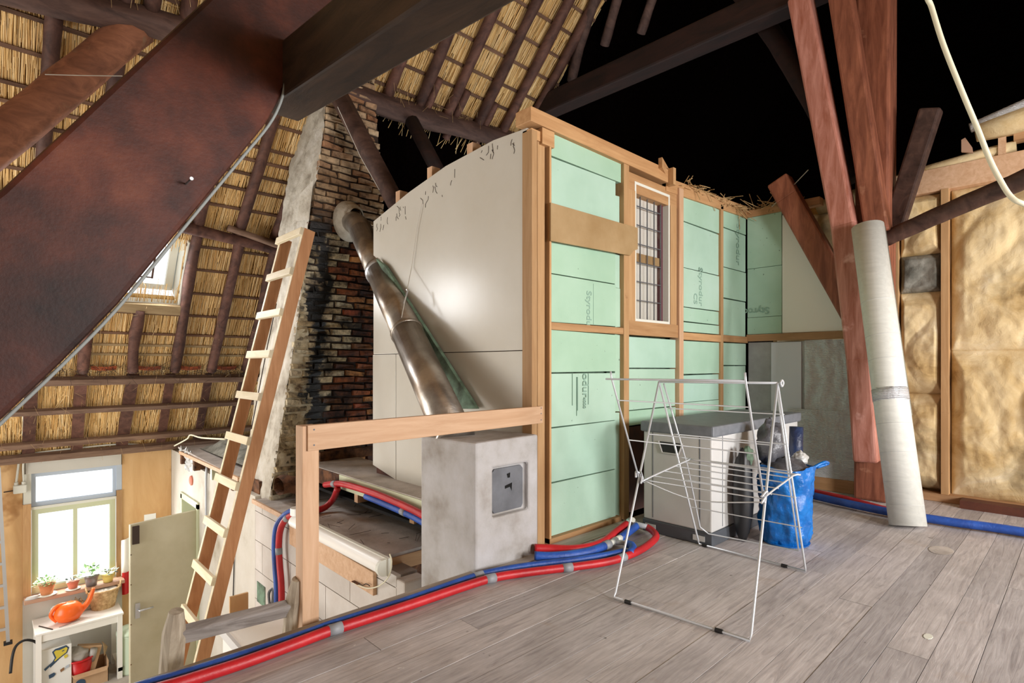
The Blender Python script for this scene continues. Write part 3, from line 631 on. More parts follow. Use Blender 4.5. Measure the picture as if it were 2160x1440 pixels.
# corner post made of planks with open slots
gp('corner_plank', 2.128, 2.170, -.1, 2.28, 2.085, 2.16, 'fram_z')
gp('slot', 2.170, 2.186, -.1, 2.22, 2.125, 2.16, 'fram_dark')
gp('corner_plank', 2.186, 2.244, .0, 2.235, 2.098, 2.16, 'fram_z')
gp('slot', 2.244, 2.262, 0, 2.22, 2.125, 2.16, 'fram_dark')
gp('stud', 2.262, 2.278, 0, 2.26, 2.078, 2.16, 'fram_z')
gp('corner_block', 2.13, 2.24, 2.235, 2.29, 2.09, 2.16, 'fram_x')
gp('corner_block', 2.20, 2.30, 2.22, 2.31, 2.075, 2.15, 'fram_x')
part('top_plate', MB().prism([(2.105, 2.07, 2.315), (3.50, 2.07, 2.30), (3.50, 2.07, 2.395), (2.105, 2.07, 2.395)], (0, .12, 0)), 'fram_x', wg, bevel=.004)
part('top_plate', MB().prism([(3.50, 2.085, 2.245), (4.85, 2.085, 2.30), (4.85, 2.085, 2.40), (3.50, 2.085, 2.345)], (0, .1, 0)), 'fram_x', wg, bevel=.004)
part('plate_cleat', MB().prism([(3.37, 2.04, 2.37), (3.56, 2.10, 2.33), (3.56, 2.10, 2.42), (3.37, 2.04, 2.44)], (0, .03, 0)), 'fram_x', wg)
part('plate_cleat', box((3.50, 2.03, 2.28), (3.535, 2.12, 2.40)), 'fram_z', wg)
x1, x2 = 2.281, 2.915; x2b = 2.972
FR = random.Random(17)
def foam(x0, x1, z0, z1, d=0.0):
    t = [FR.uniform(-.004, .002) for k in range(4)]; y_ = 2.10 + d
    return part('foam_board', MB().prism([(x0 + .0015, y_, z0 + .0012 - t[0]), (x1 - .0015, y_, z0 + .0012 - t[1]), (x1 - .0015, y_, z1 - .0012 + t[2]), (x0 + .0015, y_, z1 - .0012 + t[3])], (0, .07, 0)), 'foam', wg, False, .002)
foam(x1, x2b, 2.185, 2.325); foam(x1, x2, 1.85, 2.182, .002); foam(x2, x2b, 1.85, 2.1, .012)
foam(x1, x2, 1.52, 1.72, .004); foam(x2, x2b, 1.5, 1.72, .01)
foam(x1, x2, 1.245, 1.518); foam(x2, x2b, 1.245, 1.5, .006)
foam(x1, x2, .958, 1.2); foam(x2, x2b, .70, 1.2, .008)
foam(x1, x2, .648, .955, .003); foam(x2, x2b, .02, .695, .012)
foam(x1, x2, .335, .645); foam(x1, x2, .03, .332, .002)
gp('rail', x1, x2b, 1.2, 1.242, 2.082, 2.15, 'fram_x')
part('hardboard_strip', MB().prism([(2.254, 2.062, 1.903), (3.106, 2.062, 1.909), (3.106, 2.062, 1.767), (3.057, 2.062, 1.75), (3.02, 2.062, 1.714), (2.254, 2.062, 1.691)], (0, .012, 0)), 'hard', wg, bevel=.001)
gp('bottom_plate', 2.262, 2.946, -.03, .03, 2.075, 2.16, 'fram_x')
# second stud, window surround
gp('stud', x2b, 3.03, 0, 2.31, 2.078, 2.16, 'fram_z')
wa, wb_, wz_b, wz_t = 3.112, 3.529, 1.294, 2.227
gp('window_stud', 3.036, wa, 1.2, 2.16, 2.085, 2.16, 'fram_z')
gp('window_head', 3.036, 3.668, 2.15, 2.275, 2.092, 2.16, 'fram_x')
gp('window_stud', 3.562, 3.648, 1.2, 2.16, 2.088, 2.16, 'fram_z')
gp('window_apron', 3.036, 3.661, 1.2, wz_b, 2.082, 2.16, 'fram_x')
gp('tall_lath', 3.654, 3.715, .62, 2.30, 2.07, 2.15, 'pine_z')
x3, x4, x5, x6, x7 = 3.036, 3.654, 3.715, 4.341, 4.387
foam(x3, x4, .98, 1.19); foam(x3, x4, .70, .977, .004); foam(x3, x4, .60, .697); foam(x3, x4, .02, .597, .1)
gp('dark_gap_board', x3 - .03, x4, 0.0, .58, 2.16, 2.19, 'fram_dark')
gp('rail', x5, x6, 1.19, 1.245, 2.082, 2.15, 'fram_x'); gp('rail', x7, 4.85, 1.195, 1.25, 2.082, 2.15, 'fram_x')
gp('stud', x6, x7, 0, 2.32, 2.085, 2.16, 'fram_z')
for z0, z1, d in ((2.08, 2.28, 0), (1.735, 2.077, .004), (1.44, 1.732, 0), (1.33, 1.437, .003), (1.25, 1.328, .001), (.93, 1.185, 0), (.72, .927, .004), (.02, .717, .002)): foam(x5, x6, z0, z1, d)
for z0, z1, d in ((2.15, 2.3, 0), (1.82, 2.147, .003), (1.56, 1.817, 0), (1.25, 1.557, .004), (1.0, 1.19, 0), (.02, .997, .003)): foam(x7, 4.85, z0, z1, d)
stuff(part('straw_litter', straw(150, lambda r: ((r.uniform(3.75, 4.85), r.uniform(2.05, 2.15), 2.33 + r.uniform(0, .06)), (r.gauss(0, 1), r.gauss(0, .4), r.gauss(-.15, .3))), random.Random(31), .04, .17, .004), 'straw', wg))

# leaded window
lw = thing('window_3', 'narrow leaded-glass window set in the green foam wall', 'window', ((wa + wb_) / 2, 2.13, wz_b), structure=True)
frame(lw, 'outer_frame', wa, 3.555, wz_b, wz_t, .018, 2.09, 2.15, 'frame_w')
part('red_sash', box((3.485, 2.125, wz_b + .02), (3.517, 2.15, wz_t - .02)), 'redwood', lw)
part('pale_room_board', box((wa + .003, 2.152, wz_b + .003), (3.549, 2.16, wz_t - .003)), 'bright_room_pale', lw)  # pale board behind the panes, its colour standing in for the bright room
nx, nz = 4, 7; gx0, gx1 = wa + .018, 3.478; 
for i in range(nx):
    for j in range(nz):
        a = gx0 + (gx1 - gx0) * i / nx; b = gx0 + (gx1 - gx0) * (i + 1) / nx; c = wz_b + .02 + (wz_t - wz_b - .04) * j / nz; d = wz_b + .02 + (wz_t - wz_b - .04) * (j + 1) / nz
        part('pane', box((a + .003, 2.118, c + .003), (b - .003, 2.121, d - .003)), 'glass', lw)
for i in range(nx + 1):
    a = gx0 + (gx1 - gx0) * i / nx; part('lead_came', box((a - .0022, 2.114, wz_b + .018), (a + .0022, 2.122, wz_t - .018)), 'lead', lw)
for j in range(nz + 1):
    c = wz_b + .02 + (wz_t - wz_b - .04) * j / nz; part('lead_came', box((gx0, 2.113, c - .0025), (gx1, 2.123, c + .0025)), 'lead', lw)
part('meeting_bar', box((gx0, 2.128, 1.765), (gx1, 2.15, 1.708)), 'hard', lw)

# printed brand lettering on the boards
def gtext(body, u_x, z, size, shift=0): return text_mesh('printed_lettering', body, size, 'print', wg, (u_x, 2.0985, z), (0, 0, -1), (1, 0, 0), bold=.0006)
gtext('Styrodur', 2.616, 1.453, .068)
part('printed_line', box((2.68, 2.0985, 1.25), (2.68 + .003, 2.1, 1.50)), 'print', wg)
gtext('odur', 2.58, .952, .075); gtext('4000', 2.584, 0.807, .034); [part('printed_line', box((2.522 + .008 * q, 2.0985, .70 + .03 * q), (2.522 + .008 * q + .003, 2.105, .93)), 'print', wg) for q in range(2)]
part('printed_line', box((2.483, 2.0985, 0.763), (2.483 + .003, 2.105, .95)), 'print', wg)
part('printed_line', box((2.632, 2.0985, 0.762), (2.632 + .003, 2.105, .95)), 'print', wg)
gtext('Styrodur', 4.003, 1.767, .085); gtext('CS', 3.921, 1.557, .075)
gtext('Styrodur', 4.662, 2.224, .10)

# ---- end wall of the box room (plane x = 4.85)
wr = thing('wall_right', 'short end wall with green and white boards over silver foil', 'wall', (4.87, 1.6, 0), structure=True)
def wpn(name, y0, y1, z0, z1, x0, x1, m, bevel=.002): return part(name, box((x0, y0, z0), (x1, y1, z1)), m, wr, False, bevel)
yg = 1.8
wpn('foam_board', yg, 2.09, 1.85, 2.30, 4.855, 4.92, 'foam'); wpn('foam_board', yg, 2.09, 1.42, 1.847, 4.858, 4.92, 'foam'); wpn('foam_board', yg, 2.09, 1.272, 1.417, 4.855, 4.92, 'foam')
text_mesh('printed_lettering', 'Styrodur', .085, 'print', wr, (4.8535, yg + .10, 1.50), (0, 1, 0), (0, 0, -1), bold=.0006)
part('white_board', MB().prism([(4.86, yg - .003, 1.272), (4.86, 1.2, 1.272), (4.86, 1.2, 1.5), (4.86, 1.62, 2.27), (4.86, yg - .003, 2.27)], (.03, 0, 0)), 'tablew', wr, bevel=.002)
wpn('rail', 1.2, 2.09, 1.21, 1.268, 4.835, 4.9, 'fram_y')
wpn('top_plate', 1.5, 2.10, 2.30, 2.36, 4.84, 4.93, 'fram_y')
wpn('bottom_plate', 1.2, 2.0, 0, .10, 4.84, 4.9, 'fram_y')
wpn('grey_board', 1.592, 2.085, .1, 1.20, 4.864, 4.88, 'greyfoil'); wpn('lilac_board', 1.643, 1.886, .55, 1.195, 4.855, 4.864, 'lilac')
def foil(y0, y1, z0, z1, x): return part('foil_sheet', MB().grid(lambda u, v: (x + .012 * mnoise.noise(Vector((u * 5 + y0 * 9, v * 7, z0))), y0 + (y1 - y0) * u, z0 + (z1 - z0) * v), 24, 24), 'foil', wr, True)
foil(1.33, 1.618, .62, 1.205, 4.850); foil(1.18, 1.345, .62, 1.205, 4.846); foil(1.18, 1.747, .10, .64, 4.846); foil(1.607, 2.08, .1, .60, 4.856)
stuff(part('straw_litter', straw(60, lambda r: ((4.86, r.uniform(1.7, 2.1), 2.36), (r.gauss(0, .3), r.gauss(0, 1), r.gauss(.1, .3))), random.Random(33), .04, .2, .004), 'straw', wr))

# ---- glass wool wall (plane x = 5.1)
wi = thing('wall_insulation', 'stud wall stuffed with yellow glass wool on the right', 'wall', (5.15, 0, 0), structure=True)
def wool(y0, y1, z0, z1, m='wool', depth=.09, x=5.10, seed=0, n=26):
    def fn(u, v):
        e = min(u, 1 - u, v, 1 - v); p = (min(1, e * 7)) ** .5
        yy = y0 + (y1 - y0) * u; zz = z0 + (z1 - z0) * v
        q = mnoise.noise(Vector((yy * 4 + seed, zz * 4, seed))) * .026 + mnoise.noise(Vector((yy * 11, zz * 9, seed))) * .010 + mnoise.noise(Vector((yy * 27, zz * 19, seed))) * .004 + (1 - min(1, abs(mnoise.noise(Vector((yy * 3.1, zz * 2.6 + seed, 3)))) * 5)) * .014
        return (x + .055 - depth * p + q * p, yy, zz)
    return part('wool_batt', MB().grid(fn, n * 2, int(n * 2 * max(1, (z1 - z0) / (y1 - y0)))), m, wi, True)
part('backing', box((5.2, -3.2, 0), (5.22, 2.0, 2.4)), 'thatch_back', wi)
ys0, ys1, ys2, ys3 = 0.711, 0.755, 1.018, 1.058
wool(ys1, ys2, 1.83, 2.29, seed=1); wool(ys1, ys2, 1.55, 1.84, 'wool_grey', .08, seed=2); wool(ys1, ys2, .78, 1.56, seed=3); wool(ys1, ys2, .07, .79, seed=4)
wool(ys0 - .62, ys0, 1.10, 2.29, seed=5, n=34); wool(ys0 - .62, ys0, .04, 1.11, seed=6, n=34)
wool(-1.2, ys0 - .66, .04, 2.29, seed=7, n=30)
wool(ys3, 1.25, .05, 2.29, seed=8); wool(1.25, 1.95, 1.0, 2.30, seed=9)
for a, b in ((ys0, ys1), (ys2, ys3), (ys0 - .66, ys0 - .62)): part('stud', box((5.055, a, .05), (5.15, b, 2.29)), 'fram_z', wi)
part('bottom_plate', box((5.04, -3.0, -.0), (5.16, 1.2, .055)), 'fram_y', wi); part('top_plate', box((5.06, -3.0, 2.285), (5.16, 1.05, 2.455)), 'pine', wi, bevel=.004)
bpy.data.objects[part('plate_lath', box((5.05, -.4, 2.12), (5.12, .28, 2.16)), 'pine', wi).name]
part('wall_beam', box((4.92, -3.0, -.02), (5.04, .63, .055)), 'fram_dark', wi)
part('wool_top', MB().tube([(5.12, 1.6, 2.34), (5.1, 1.2, 2.38), (5.12, .8, 2.46), (5.12, .55, 2.49), (5.12, .35, 2.5)], [.06, .07, .05, .05, .05], 10, True, .3, 4), 'wool', wi, True)
part('wool_top', MB().tube([(5.0, .55, 2.62), (5.05, .3, 2.66), (5.1, -.4, 2.72)], [.06, .09, .1], 12, True, .25, 5), 'wool', wi, True)
part('foil_top', MB().tube([(4.98, .58, 2.66), (5.03, .3, 2.735), (5.08, -.4, 2.80)], [.03, .045, .05], 10, True, .5, 6), 'foil', wi, True)
part('upper_plate', box((5.05, -2.0, 2.53), (5.15, .36, 2.58)), 'fram_y', wi); part('upper_stud', box((5.06, .40, 2.455), (5.12, .44, 2.62)), 'pine', wi)
part('tile_shard', MB().prism([(5, 0.631, 2.6), (5, 0.61, 2.61), (5, 0.573, 2.533), (5, 0.568, 2.491), (5, 0.631, 2.515)], (.02, 0, 0)), 'sill', wi)

# ---- chimney
ch = thing('chimney', 'tapering brick chimney with soot stained face and limewashed side', 'chimney', (2.3, 5.05, -.1))
YC = 4.75
edge = [(-.2, 1.70), (.259, 1.767), (.772, 1.847), (1.488, 1.954), (2.299, 2.047), (3.115, 2.182), (4.2, 2.24)]
def xe(z):
    for (z0, x0), (z1, x1_) in zip(edge[:-1], edge[1:]):
        if z <= z1: return x0 + (x1_ - x0) * (z - z0) / (z1 - z0)
    return edge[-1][1]
XR = lambda z: 2.79 if z < 2.4 else 2.79 - (z - 2.4) * .08
prof = [(xe(z), z) for z in (-.2, .26, .77, 1.49, 2.3, 3.115, 4.2)]
core = MB(); nlev = len(prof)
lv = []
for x, z in prof: lv += [(x + .012, YC + .012, z), (XR(z), YC + .012, z), (XR(z), YC + .8, z), (x + .03, YC + .75, z)]
core.add(lv, [(i * 4 + k, i * 4 + (k + 1) % 4, (i + 1) * 4 + (k + 1) % 4, (i + 1) * 4 + k) for i in range(nlev - 1) for k in range(4)] + [(3, 2, 1, 0)] + [tuple((nlev - 1) * 4 + k for k in range(4))])
part('flue_core', core, 'mortar', ch)
rr = random.Random(77)
def lime(u, v):
    z = -.15 + v * 3.9; x = xe(z); yy = YC + .0 + u * .75
    q = mnoise.noise(Vector((yy * 9, z * 7, 2))) * .014 + mnoise.noise(Vector((yy * 23, z * 19, 5))) * .012
    return (x + q - .004 + u * .01, yy, z)
part('limewashed_side', MB().grid(lime, 26, 160), 'lime', ch, True)
part('plastered_hatch', MB().prism([(2, 4.905, 2.3), (2.02, 4.891, 2.544), (2.06, 4.712, 2.629), (2.03, 4.731, 2.284)], (.0, .02, 0)), 'lime', ch)
def lime_front(u, v):
    z = -.15 + v * 2.2; wdt = .30 * max(.12, min(1, (1.9 - z) / 1.5)) * (1 + .35 * mnoise.noise(Vector((3, z * 4, 7))))
    x = xe(z) + u * wdt; q = mnoise.noise(Vector((x * 13, z * 15, 4))) * .016 + mnoise.noise(Vector((x * 31, z * 33, 6))) * .008
    return (x - .004, YC - .004 + q + .022 * u ** 3, z)
part('limewash_front', MB().grid(lime_front, 24, 120), 'limef', ch, True)
bricks = []
z = -.16; row = 0
while z < 3.75:
    x = xe(z + .03) - rr.uniform(0, .008); off = (row % 2) * .09
    xx = x; first = True
    while xx < XR(z) - .02:
        w = (.10 if (first and row % 2) else .195) + rr.uniform(-.018, .018); first = False
        w = max(.02, min(w, XR(z) - xx))
        if w > .03: bricks.append((xx, z, w))
        xx += w + .012
    z += .0625; row += 1
bm = bpy.data.meshes.new('brick'); 
def brick_mesh(seed):
    rr2 = random.Random(seed); mb = MB(); vs = []
    for xx_, zz_ in ((0, 0), (1, 0), (1, 1), (0, 1)): vs.append((xx_ + rr2.uniform(-.04, .04), .03, zz_ + rr2.uniform(-.12, .12)))
    for xx_, zz_ in ((0.04, .12), (.96, .12), (.96, .88), (.04, .88)): vs.append((xx_ + rr2.uniform(-.05, .05), rr2.uniform(-.012, .008), zz_ + rr2.uniform(-.14, .14)))
    return mb.add(vs, [(4, 5, 6, 7), (0, 1, 5, 4), (1, 2, 6, 5), (2, 3, 7, 6), (3, 0, 4, 7)])
protos = {}
for mname in ('brick', 'brickw', 'brickt'):
    for s in range(4):
        me = bpy.data.meshes.new('brick'); b_ = brick_mesh(s + 10); me.from_pydata(b_.v, [], b_.f); me.materials.append(M[mname]); protos[(mname, s)] = me
def brick_kind(x, z):
    if z > 2.2 + .15 * mnoise.noise(Vector((x * 3, z * 3, 0))): return 'brickt'
    if x < xe(z) + .36 + .24 * mnoise.noise(Vector((x * 2, z * 4, 1))) and z < 2.2: return 'brickw'
    return 'brick'
vis = sorted(bricks, key=lambda b: -(b[2]) + (2.0 if (b[1] < .1 or b[1] > 3.3) else 0) + (b[1] > 2.3) * .4 + (b[0] > 2.45) * .5)
for i, (x, z, w) in enumerate(vis[:300]):
    o = bpy.data.objects.new('brick', protos[(brick_kind(x, z), rr.randrange(4))]); C.objects.link(o); o.parent = ch
    o.location = Vector((x, YC - .004 + rr.uniform(-.012, .009), z)) - W['chimney']; o.scale = (w, 1, .052 + rr.uniform(-.004, .004)); o.rotation_euler = (0, rr.gauss(0, .02), 0)
for mname in ('brick', 'brickw', 'brickt'):
    mb = MB()
    for x, z, w in vis[300:]:
        if brick_kind(x, z) != mname: continue
        b_ = brick_mesh(rr.randrange(50)); dy = rr.uniform(-.012, .009)
        mb.add([(x + v[0] * w, YC - .004 + dy + v[1], z + v[2] * .052) for v in b_.v], b_.f)
    if mb.v: stuff(part('remaining_bricks', mb, mname, ch))
part('plaster_collar', MB().grid(lambda u, v: (lambda a, r, q: (2.40 + r * math.cos(a) * .8, YC - .02 - .16 * (1 - v) ** .6 * (1 + .2 * q), 2.33 + r * math.sin(a)))(2 * math.pi * u, .09 + .10 * v, mnoise.noise(Vector((u * 6, v * 4, 1)))), 28, 8), 'lime', ch, True)
# ================================================================ BIG TIMBERS
b = MB().prism([(0.015, 1.75, 0.87), (0.127, 1.75, 1.008), (0.242, 1.75, 1.161), (0.407, 1.75, 1.417), (0.532, 1.75, 1.614), (0.614, 1.75, 1.742), (0.671, 1.75, 1.86), (0.98, 1.75, 2.42), (0.98, 1.75, 2.86), (0.443, 1.75, 2.047), (0.015, 1.75, 1.409), (-1.15, 1.75, -0.06), (-0.62, 1.75, -0.06)], (0, .20, 0)).build('diagonal_brace', 'oldbeam', bevel=.014)
tag(b, 'huge dark red-brown diagonal beam crossing the upper left foreground', 'beam')
b = MB().prism([(.665, 1.93, 1.86), (.672, .3, 1.71), (.672, .3, 1.87), (.665, 1.93, 2.045)], (.125, 0, 0)).build('tie_beam', 'tie', bevel=.008)
tag(b, 'near-black squared beam running overhead from the big diagonal brace', 'beam')
b = MB().tube(spline([(-0.04, 1.76, 0.795), (0.017, 1.76, 0.864), (0.129, 1.76, 1.001), (0.245, 1.76, 1.155), (0.411, 1.76, 1.412), (0.539, 1.76, 1.61), (0.626, 1.76, 1.745), (0.658, 1.745, 1.824), (0.672, 1.74, 1.894)], 4), .0045, 8).build('conduit', 'conduit', None, True); tag(b, 'thin grey conduit following the lower edge of the big diagonal beam', 'conduit')
nail = thing('nail', 'nail with pale head stuck in the big diagonal beam', 'nail', (0.397, 1.75, 1.509))
p = Vector((0.397, 1.75, 1.509)); part('shank', MB().tube([p, p + Vector((0, -.06, 0))], .0025, 6), 'iron', nail); part('head', MB().tube([p + Vector((0, -.06, 0)), p + Vector((0, -.063, 0))], .005, 8), 'wire', nail)
b = MB().tube(spline([(-0.614, 4.93, 1.585), (-0.002, 4.93, 2.42), (0.383, 4.93, 2.956), (0.799, 4.93, 3.547)], 4), .125, 12, True, .1, 3).build('roof_brace', 'brace2', None, True); tag(b, 'dusty reddish brace log rising to the purlin at upper left', 'beam')

# truss at the end of the box room
b = MB().bar((4.70, 5.2, 4.02), (4.64, -1.2, 3.90), .2, .23, (1, 0, 0)).build('tie_beam', 'soot', bevel=.02); tag(b, 'long near-black tie beam crossing the black attic above the box room', 'beam')  # 'soot' here is just the near-black brown timber tone
b = MB().bar((4.80, 1.115, 0), (4.80, 1.10, 3.85), .22, .22, (1, 0, 0)).build('main_post', 'post', bevel=.02); tag(b, 'thick red-brown upright post standing behind the leaning roll', 'post')
def beam(name, pts, w, h, m, label, cat='beam', side=(1, 0, 0), bevel=.015):
    mb = MB(); P = [Vector(p) for p in pts]
    for i in range(len(P) - 1): mb.bar(P[i], P[i + 1] + (P[i + 1] - P[i]).normalized() * (.02 if i < len(P) - 2 else 0), w, h, side)
    o = mb.build(name, m, bevel=bevel); return tag(o, label, cat)
beam('strut', [(4.64, 1.12, .30), (4.60, 1.155, 1.035), (4.58, 1.25, 2.02), (4.56, 1.55, 3.85)], .14, .155, 'strut', 'long pinkish-red strut leaning left in front of the main post')
beam('strut', [(4.64, 1.05, 1.95), (4.56, 1.27, 3.75)], .13, .15, 'post', 'shorter orange-brown strut between the pink strut and the main post')
beam('knee_brace', [(4.77, 1.17, 1.25), (4.75, 1.70, 2.36), (4.75, 1.78, 2.53)], .13, .17, 'post', 'dark red knee brace slanting left over the white board')
beam('knee_brace', [(4.84, 1.02, 1.95), (4.80, .77, 2.80)], .11, .13, 'pole_dark', 'dark brown brace rising right of the main post')
b = MB().tube(spline([(4.95, 1.291, 2.463), (4.95, 1.426, 2.803), (4.95, 1.64, 3.303), (4.95, 1.869, 3.797), (4.95, 2.202, 4.414)], 4), .08, 10, True, .1, 8).build('curved_brace', 'soot', None, True); tag(b, 'dim curved brace behind the pink strut in the dark attic', 'beam')
b = MB().tube(spline([(4.7, 1.03, 1.911), (4.6, 0.75, 1.987), (4.45, 0.488, 2.033), (4.3, 0.233, 2.075), (4, -0.187, 2.149), (3.8, -0.531, 2.233)], 4), .058, 10, True, .12, 9).build('bark_pole', 'pole_dark', None, True); tag(b, 'dark bark-covered pole jutting right from the main post', 'pole')
b = MB().tube([(2.241, 4.62, 3.426), (2.539, 4.05, 2.303)], [.085, .08], 10, True, .1, 10).build('purlin_brace', 'pole_dark', None, True); tag(b, 'dark brace in front of the brick chimney running down to the white panel', 'beam')
b = MB().tube([(3.068, 4.7, 3.455), (3.184, 4.3, 2.752)], [.07, .07], 10, True, .1, 11).build('purlin_brace', 'soot', None, True); tag(b, 'short dark prop under the purlin behind the white panel', 'beam')
b = MB().tube([(6.236, 5, 4.932), (5.58, 4.6, 3.727)], .06, 10, True, .1, 12).build('purlin_brace', 'soot', None, True); tag(b, 'faint prop in the dark above the box room corner', 'beam')
for i, (a, c) in enumerate((((1255, -40), (1215, 105)), ((1300, -30), (1275, 95)), ((1350, -30), (1340, 60)))):
    pass
hr = thing('end_rafters', 'dark rafters fanning out at the dark roof end', 'rafter', (4.95, 4.2, 4.2))
for pts in ([(4.531, 3.466, 4.891), (4.699, 3.874, 4.497), (4.84, 4.109, 4.27)], [(4.767, 3.37, 4.956), (4.99, 3.751, 4.588)], [(5.215, 3.225, 5.096), (5.391, 3.538, 4.794)]):
    pole('rafter', pts, .055, 'pole_dark', hr, 5)

# ================================================================ HANDRAIL, SHELVES, CONCRETE STACK
hp = thing('handrail', 'new pine guard rail with one upright at the loft edge', 'railing', (.92, 2.11, -.2))
part('post', box((.868, 2.085, -.35), (.935, 2.15, .765)), 'pine_z', hp, bevel=.003)
part('rail_board', MB().prism([(.885, 2.075, .668), (2.205, 2.075, .682), (2.205, 2.075, .775), (.885, 2.075, .768)], (0, .028, 0)), 'pine', hp, bevel=.002)
for x, z in ((.91, .75), (.91, .69), (2.19, .765), (2.19, .735), (2.19, .70)): part('screw', MB().tube([(x, 2.076, z), (x, 2.0735, z)], .0035, 8), 'iron', hp)

cs = thing('concrete_stack', 'square concrete flue stub with a cast iron soot hatch', 'stack', (1.9, 2.27, -.4))
def crough(u, v, f): pass
mb = MB()
mb.prism([(1.685, 2.03, -.5), (2.12, 2.03, -.5), (2.12, 2.50, -.5), (1.69, 2.50, -.5)], (0, 0, 1.125))
hx0, hx1, hz0, hz1 = 1.798, 2.043, 0.246, 0.492
cb = MB()
for a, b_ in (((1.685, 2.03, -.5), (hx0, 2.07, .626)), ((hx1, 2.03, -.5), (2.12, 2.07, .626)), ((hx0, 2.03, -.5), (hx1, 2.07, hz0)), ((hx0, 2.03, hz1), (hx1, 2.07, .626))): cb.box(a, b_)
def skinned():
    m = MB()
    def ring(x0, y0, x1, y1, z): return [(x0, y0, z), (x1, y0, z), (x1, y1, z), (x0, y1, z)]
    v = [(1.685,2.03,-.5),(hx0,2.03,-.5),(hx1,2.03,-.5),(2.12,2.03,-.5),
         (1.685,2.03,hz0),(hx0,2.03,hz0),(hx1,2.03,hz0),(2.12,2.03,hz0),
         (1.685,2.03,hz1),(hx0,2.03,hz1),(hx1,2.03,hz1),(2.12,2.03,hz1),
         (1.685,2.03,.626),(hx0,2.03,.628),(hx1,2.03,.63),(2.12,2.03,.632),
         (hx0,2.062,hz0),(hx1,2.062,hz0),(hx1,2.062,hz1),(hx0,2.062,hz1),
         (1.69,2.5,-.5),(2.12,2.5,-.5),(2.12,2.5,.62),(1.69,2.5,.618)]
    f = [(0,1,5,4),(1,2,6,5),(2,3,7,6),(4,5,9,8),(6,7,11,10),(8,9,13,12),(9,10,14,13),(10,11,15,14),
         (5,6,17,16),(6,10,18,17),(10,9,19,18),(9,5,16,19),(16,17,18,19),
         (3,21,22,15,11,7),(21,20,23,22),(20,0,4,8,12,23),(12,13,14,15,22,23),(0,20,21,3,2,1)]
    return m.add(v, f)
part('stack_body', skinned(), 'conc', cs, bevel=.012)
ht = part('soot_hatch', MB().prism([(hx0 + .012, 2.05, hz0 + .03), (hx0 + .012, 2.05, hz1 - .03), (hx0 + .03, 2.05, hz1 - .012), (hx1 - .035, 2.05, hz1 - .012), (hx1 - .018, 2.05, hz1 - .03), (hx1 - .018, 2.05, hz0 + .03), (hx1 - .03, 2.05, hz0 + .012), (hx0 + .025, 2.05, hz0 + .012)], (0, .012, 0)), 'iron', cs, bevel=.003)
xc = (hx0 + hx1) / 2
part('hatch_slot', MB().prism([(xc - .025, 2.049, .387), (xc + .025, 2.049, .397), (xc + .022, 2.049, .355), (xc + .01, 2.049, .377), (xc - .025, 2.049, .372)], (0, .003, 0)), 'black', ht)
part('hatch_slot', MB().prism([(xc - .012, 2.049, .446), (xc + .012, 2.049, .45), (xc + .01, 2.049, .425), (xc - .006, 2.049, .425)], (0, .003, 0)), 'black', ht)

us = thing('upper_shelf', 'dusty board ledge along the foot of the white panel', 'shelf', (2.0, 3.6, .1))
part('shelf_board', box((1.935, 2.55, .145), (2.40, 4.60, .172)), 'dust', us)
part('front_rail', box((1.928, 2.55, .06), (1.945, 3.95, .165)), 'frame_g', us); part('front_rail', box((1.925, 3.95, .05), (1.945, 4.55, .165)), 'rot', us)
part('back_lath', box((2.05, 4.55, .17), (2.6, 4.6, .25)), 'rot', us)
part('gap_shade_under', box((1.95, 2.55, -.02), (2.6, 4.6, .0)), 'black', us)  # black sheet standing in for the shade in the gap under the shelf
part('bearer', box((1.93, 3.66, .0), (2.2, 3.71, .06)), 'pine', us); part('bearer', box((1.93, 2.93, .0), (2.2, 2.98, .06)), 'fram_x', us)
part('gap_shade_back', box((2.2, 2.55, -.2), (2.22, 4.6, .15)), 'black', us)  # black sheet closing the gap, its colour standing in for shade
ls = thing('lower_shelf', 'wide dusty boarded ledge on top of the block wall', 'shelf', (1.9, 3.8, -.2))
part('shelf_board', MB().prism([(1.62, 2.86, -.145), (2.25, 2.86, -.145), (2.25, 4.88, -.145), (1.62, 4.88, -.16)], (0, 0, .02)), 'dust', ls)
part('end_board', box((1.70, 2.855, -.23), (2.25, 2.875, -.145)), 'fram_x', ls)
part('edge_lath', box((1.605, 3.6, -.17), (1.622, 4.9, -.135)), 'pine', ls)
part('filling', box((1.80, 2.9, -.5), (2.3, 4.88, -.15)), 'rot', ls)
tw = straw(34, lambda r: ((r.uniform(1.68, 2.15), r.uniform(2.9, 4.5), -.121 + r.uniform(0, .01)), (r.gauss(0, 1), r.gauss(0, 1), r.gauss(0, .06))), random.Random(51), .04, .16, .002).build('twig_litter', 'twig'); stuff(tag(tw, 'loose dark twigs lying on the dusty boarded ledges', 'twigs'))
rb = MB().grid(lambda u, v: (1.72 + u * .85, 4.60 + .11 * math.cos(v * 6.283) + .03 * mnoise.noise(Vector((u * 9, v * 6, 0))), .0 + .075 * math.sin(v * 6.283) + .03 * mnoise.noise(Vector((u * 8, v * 5, 4)))), 26, 12).build('rotten_beam', 'rot', None, True); tag(rb, 'crumbling rotten beam at the foot of the brick chimney', 'beam')

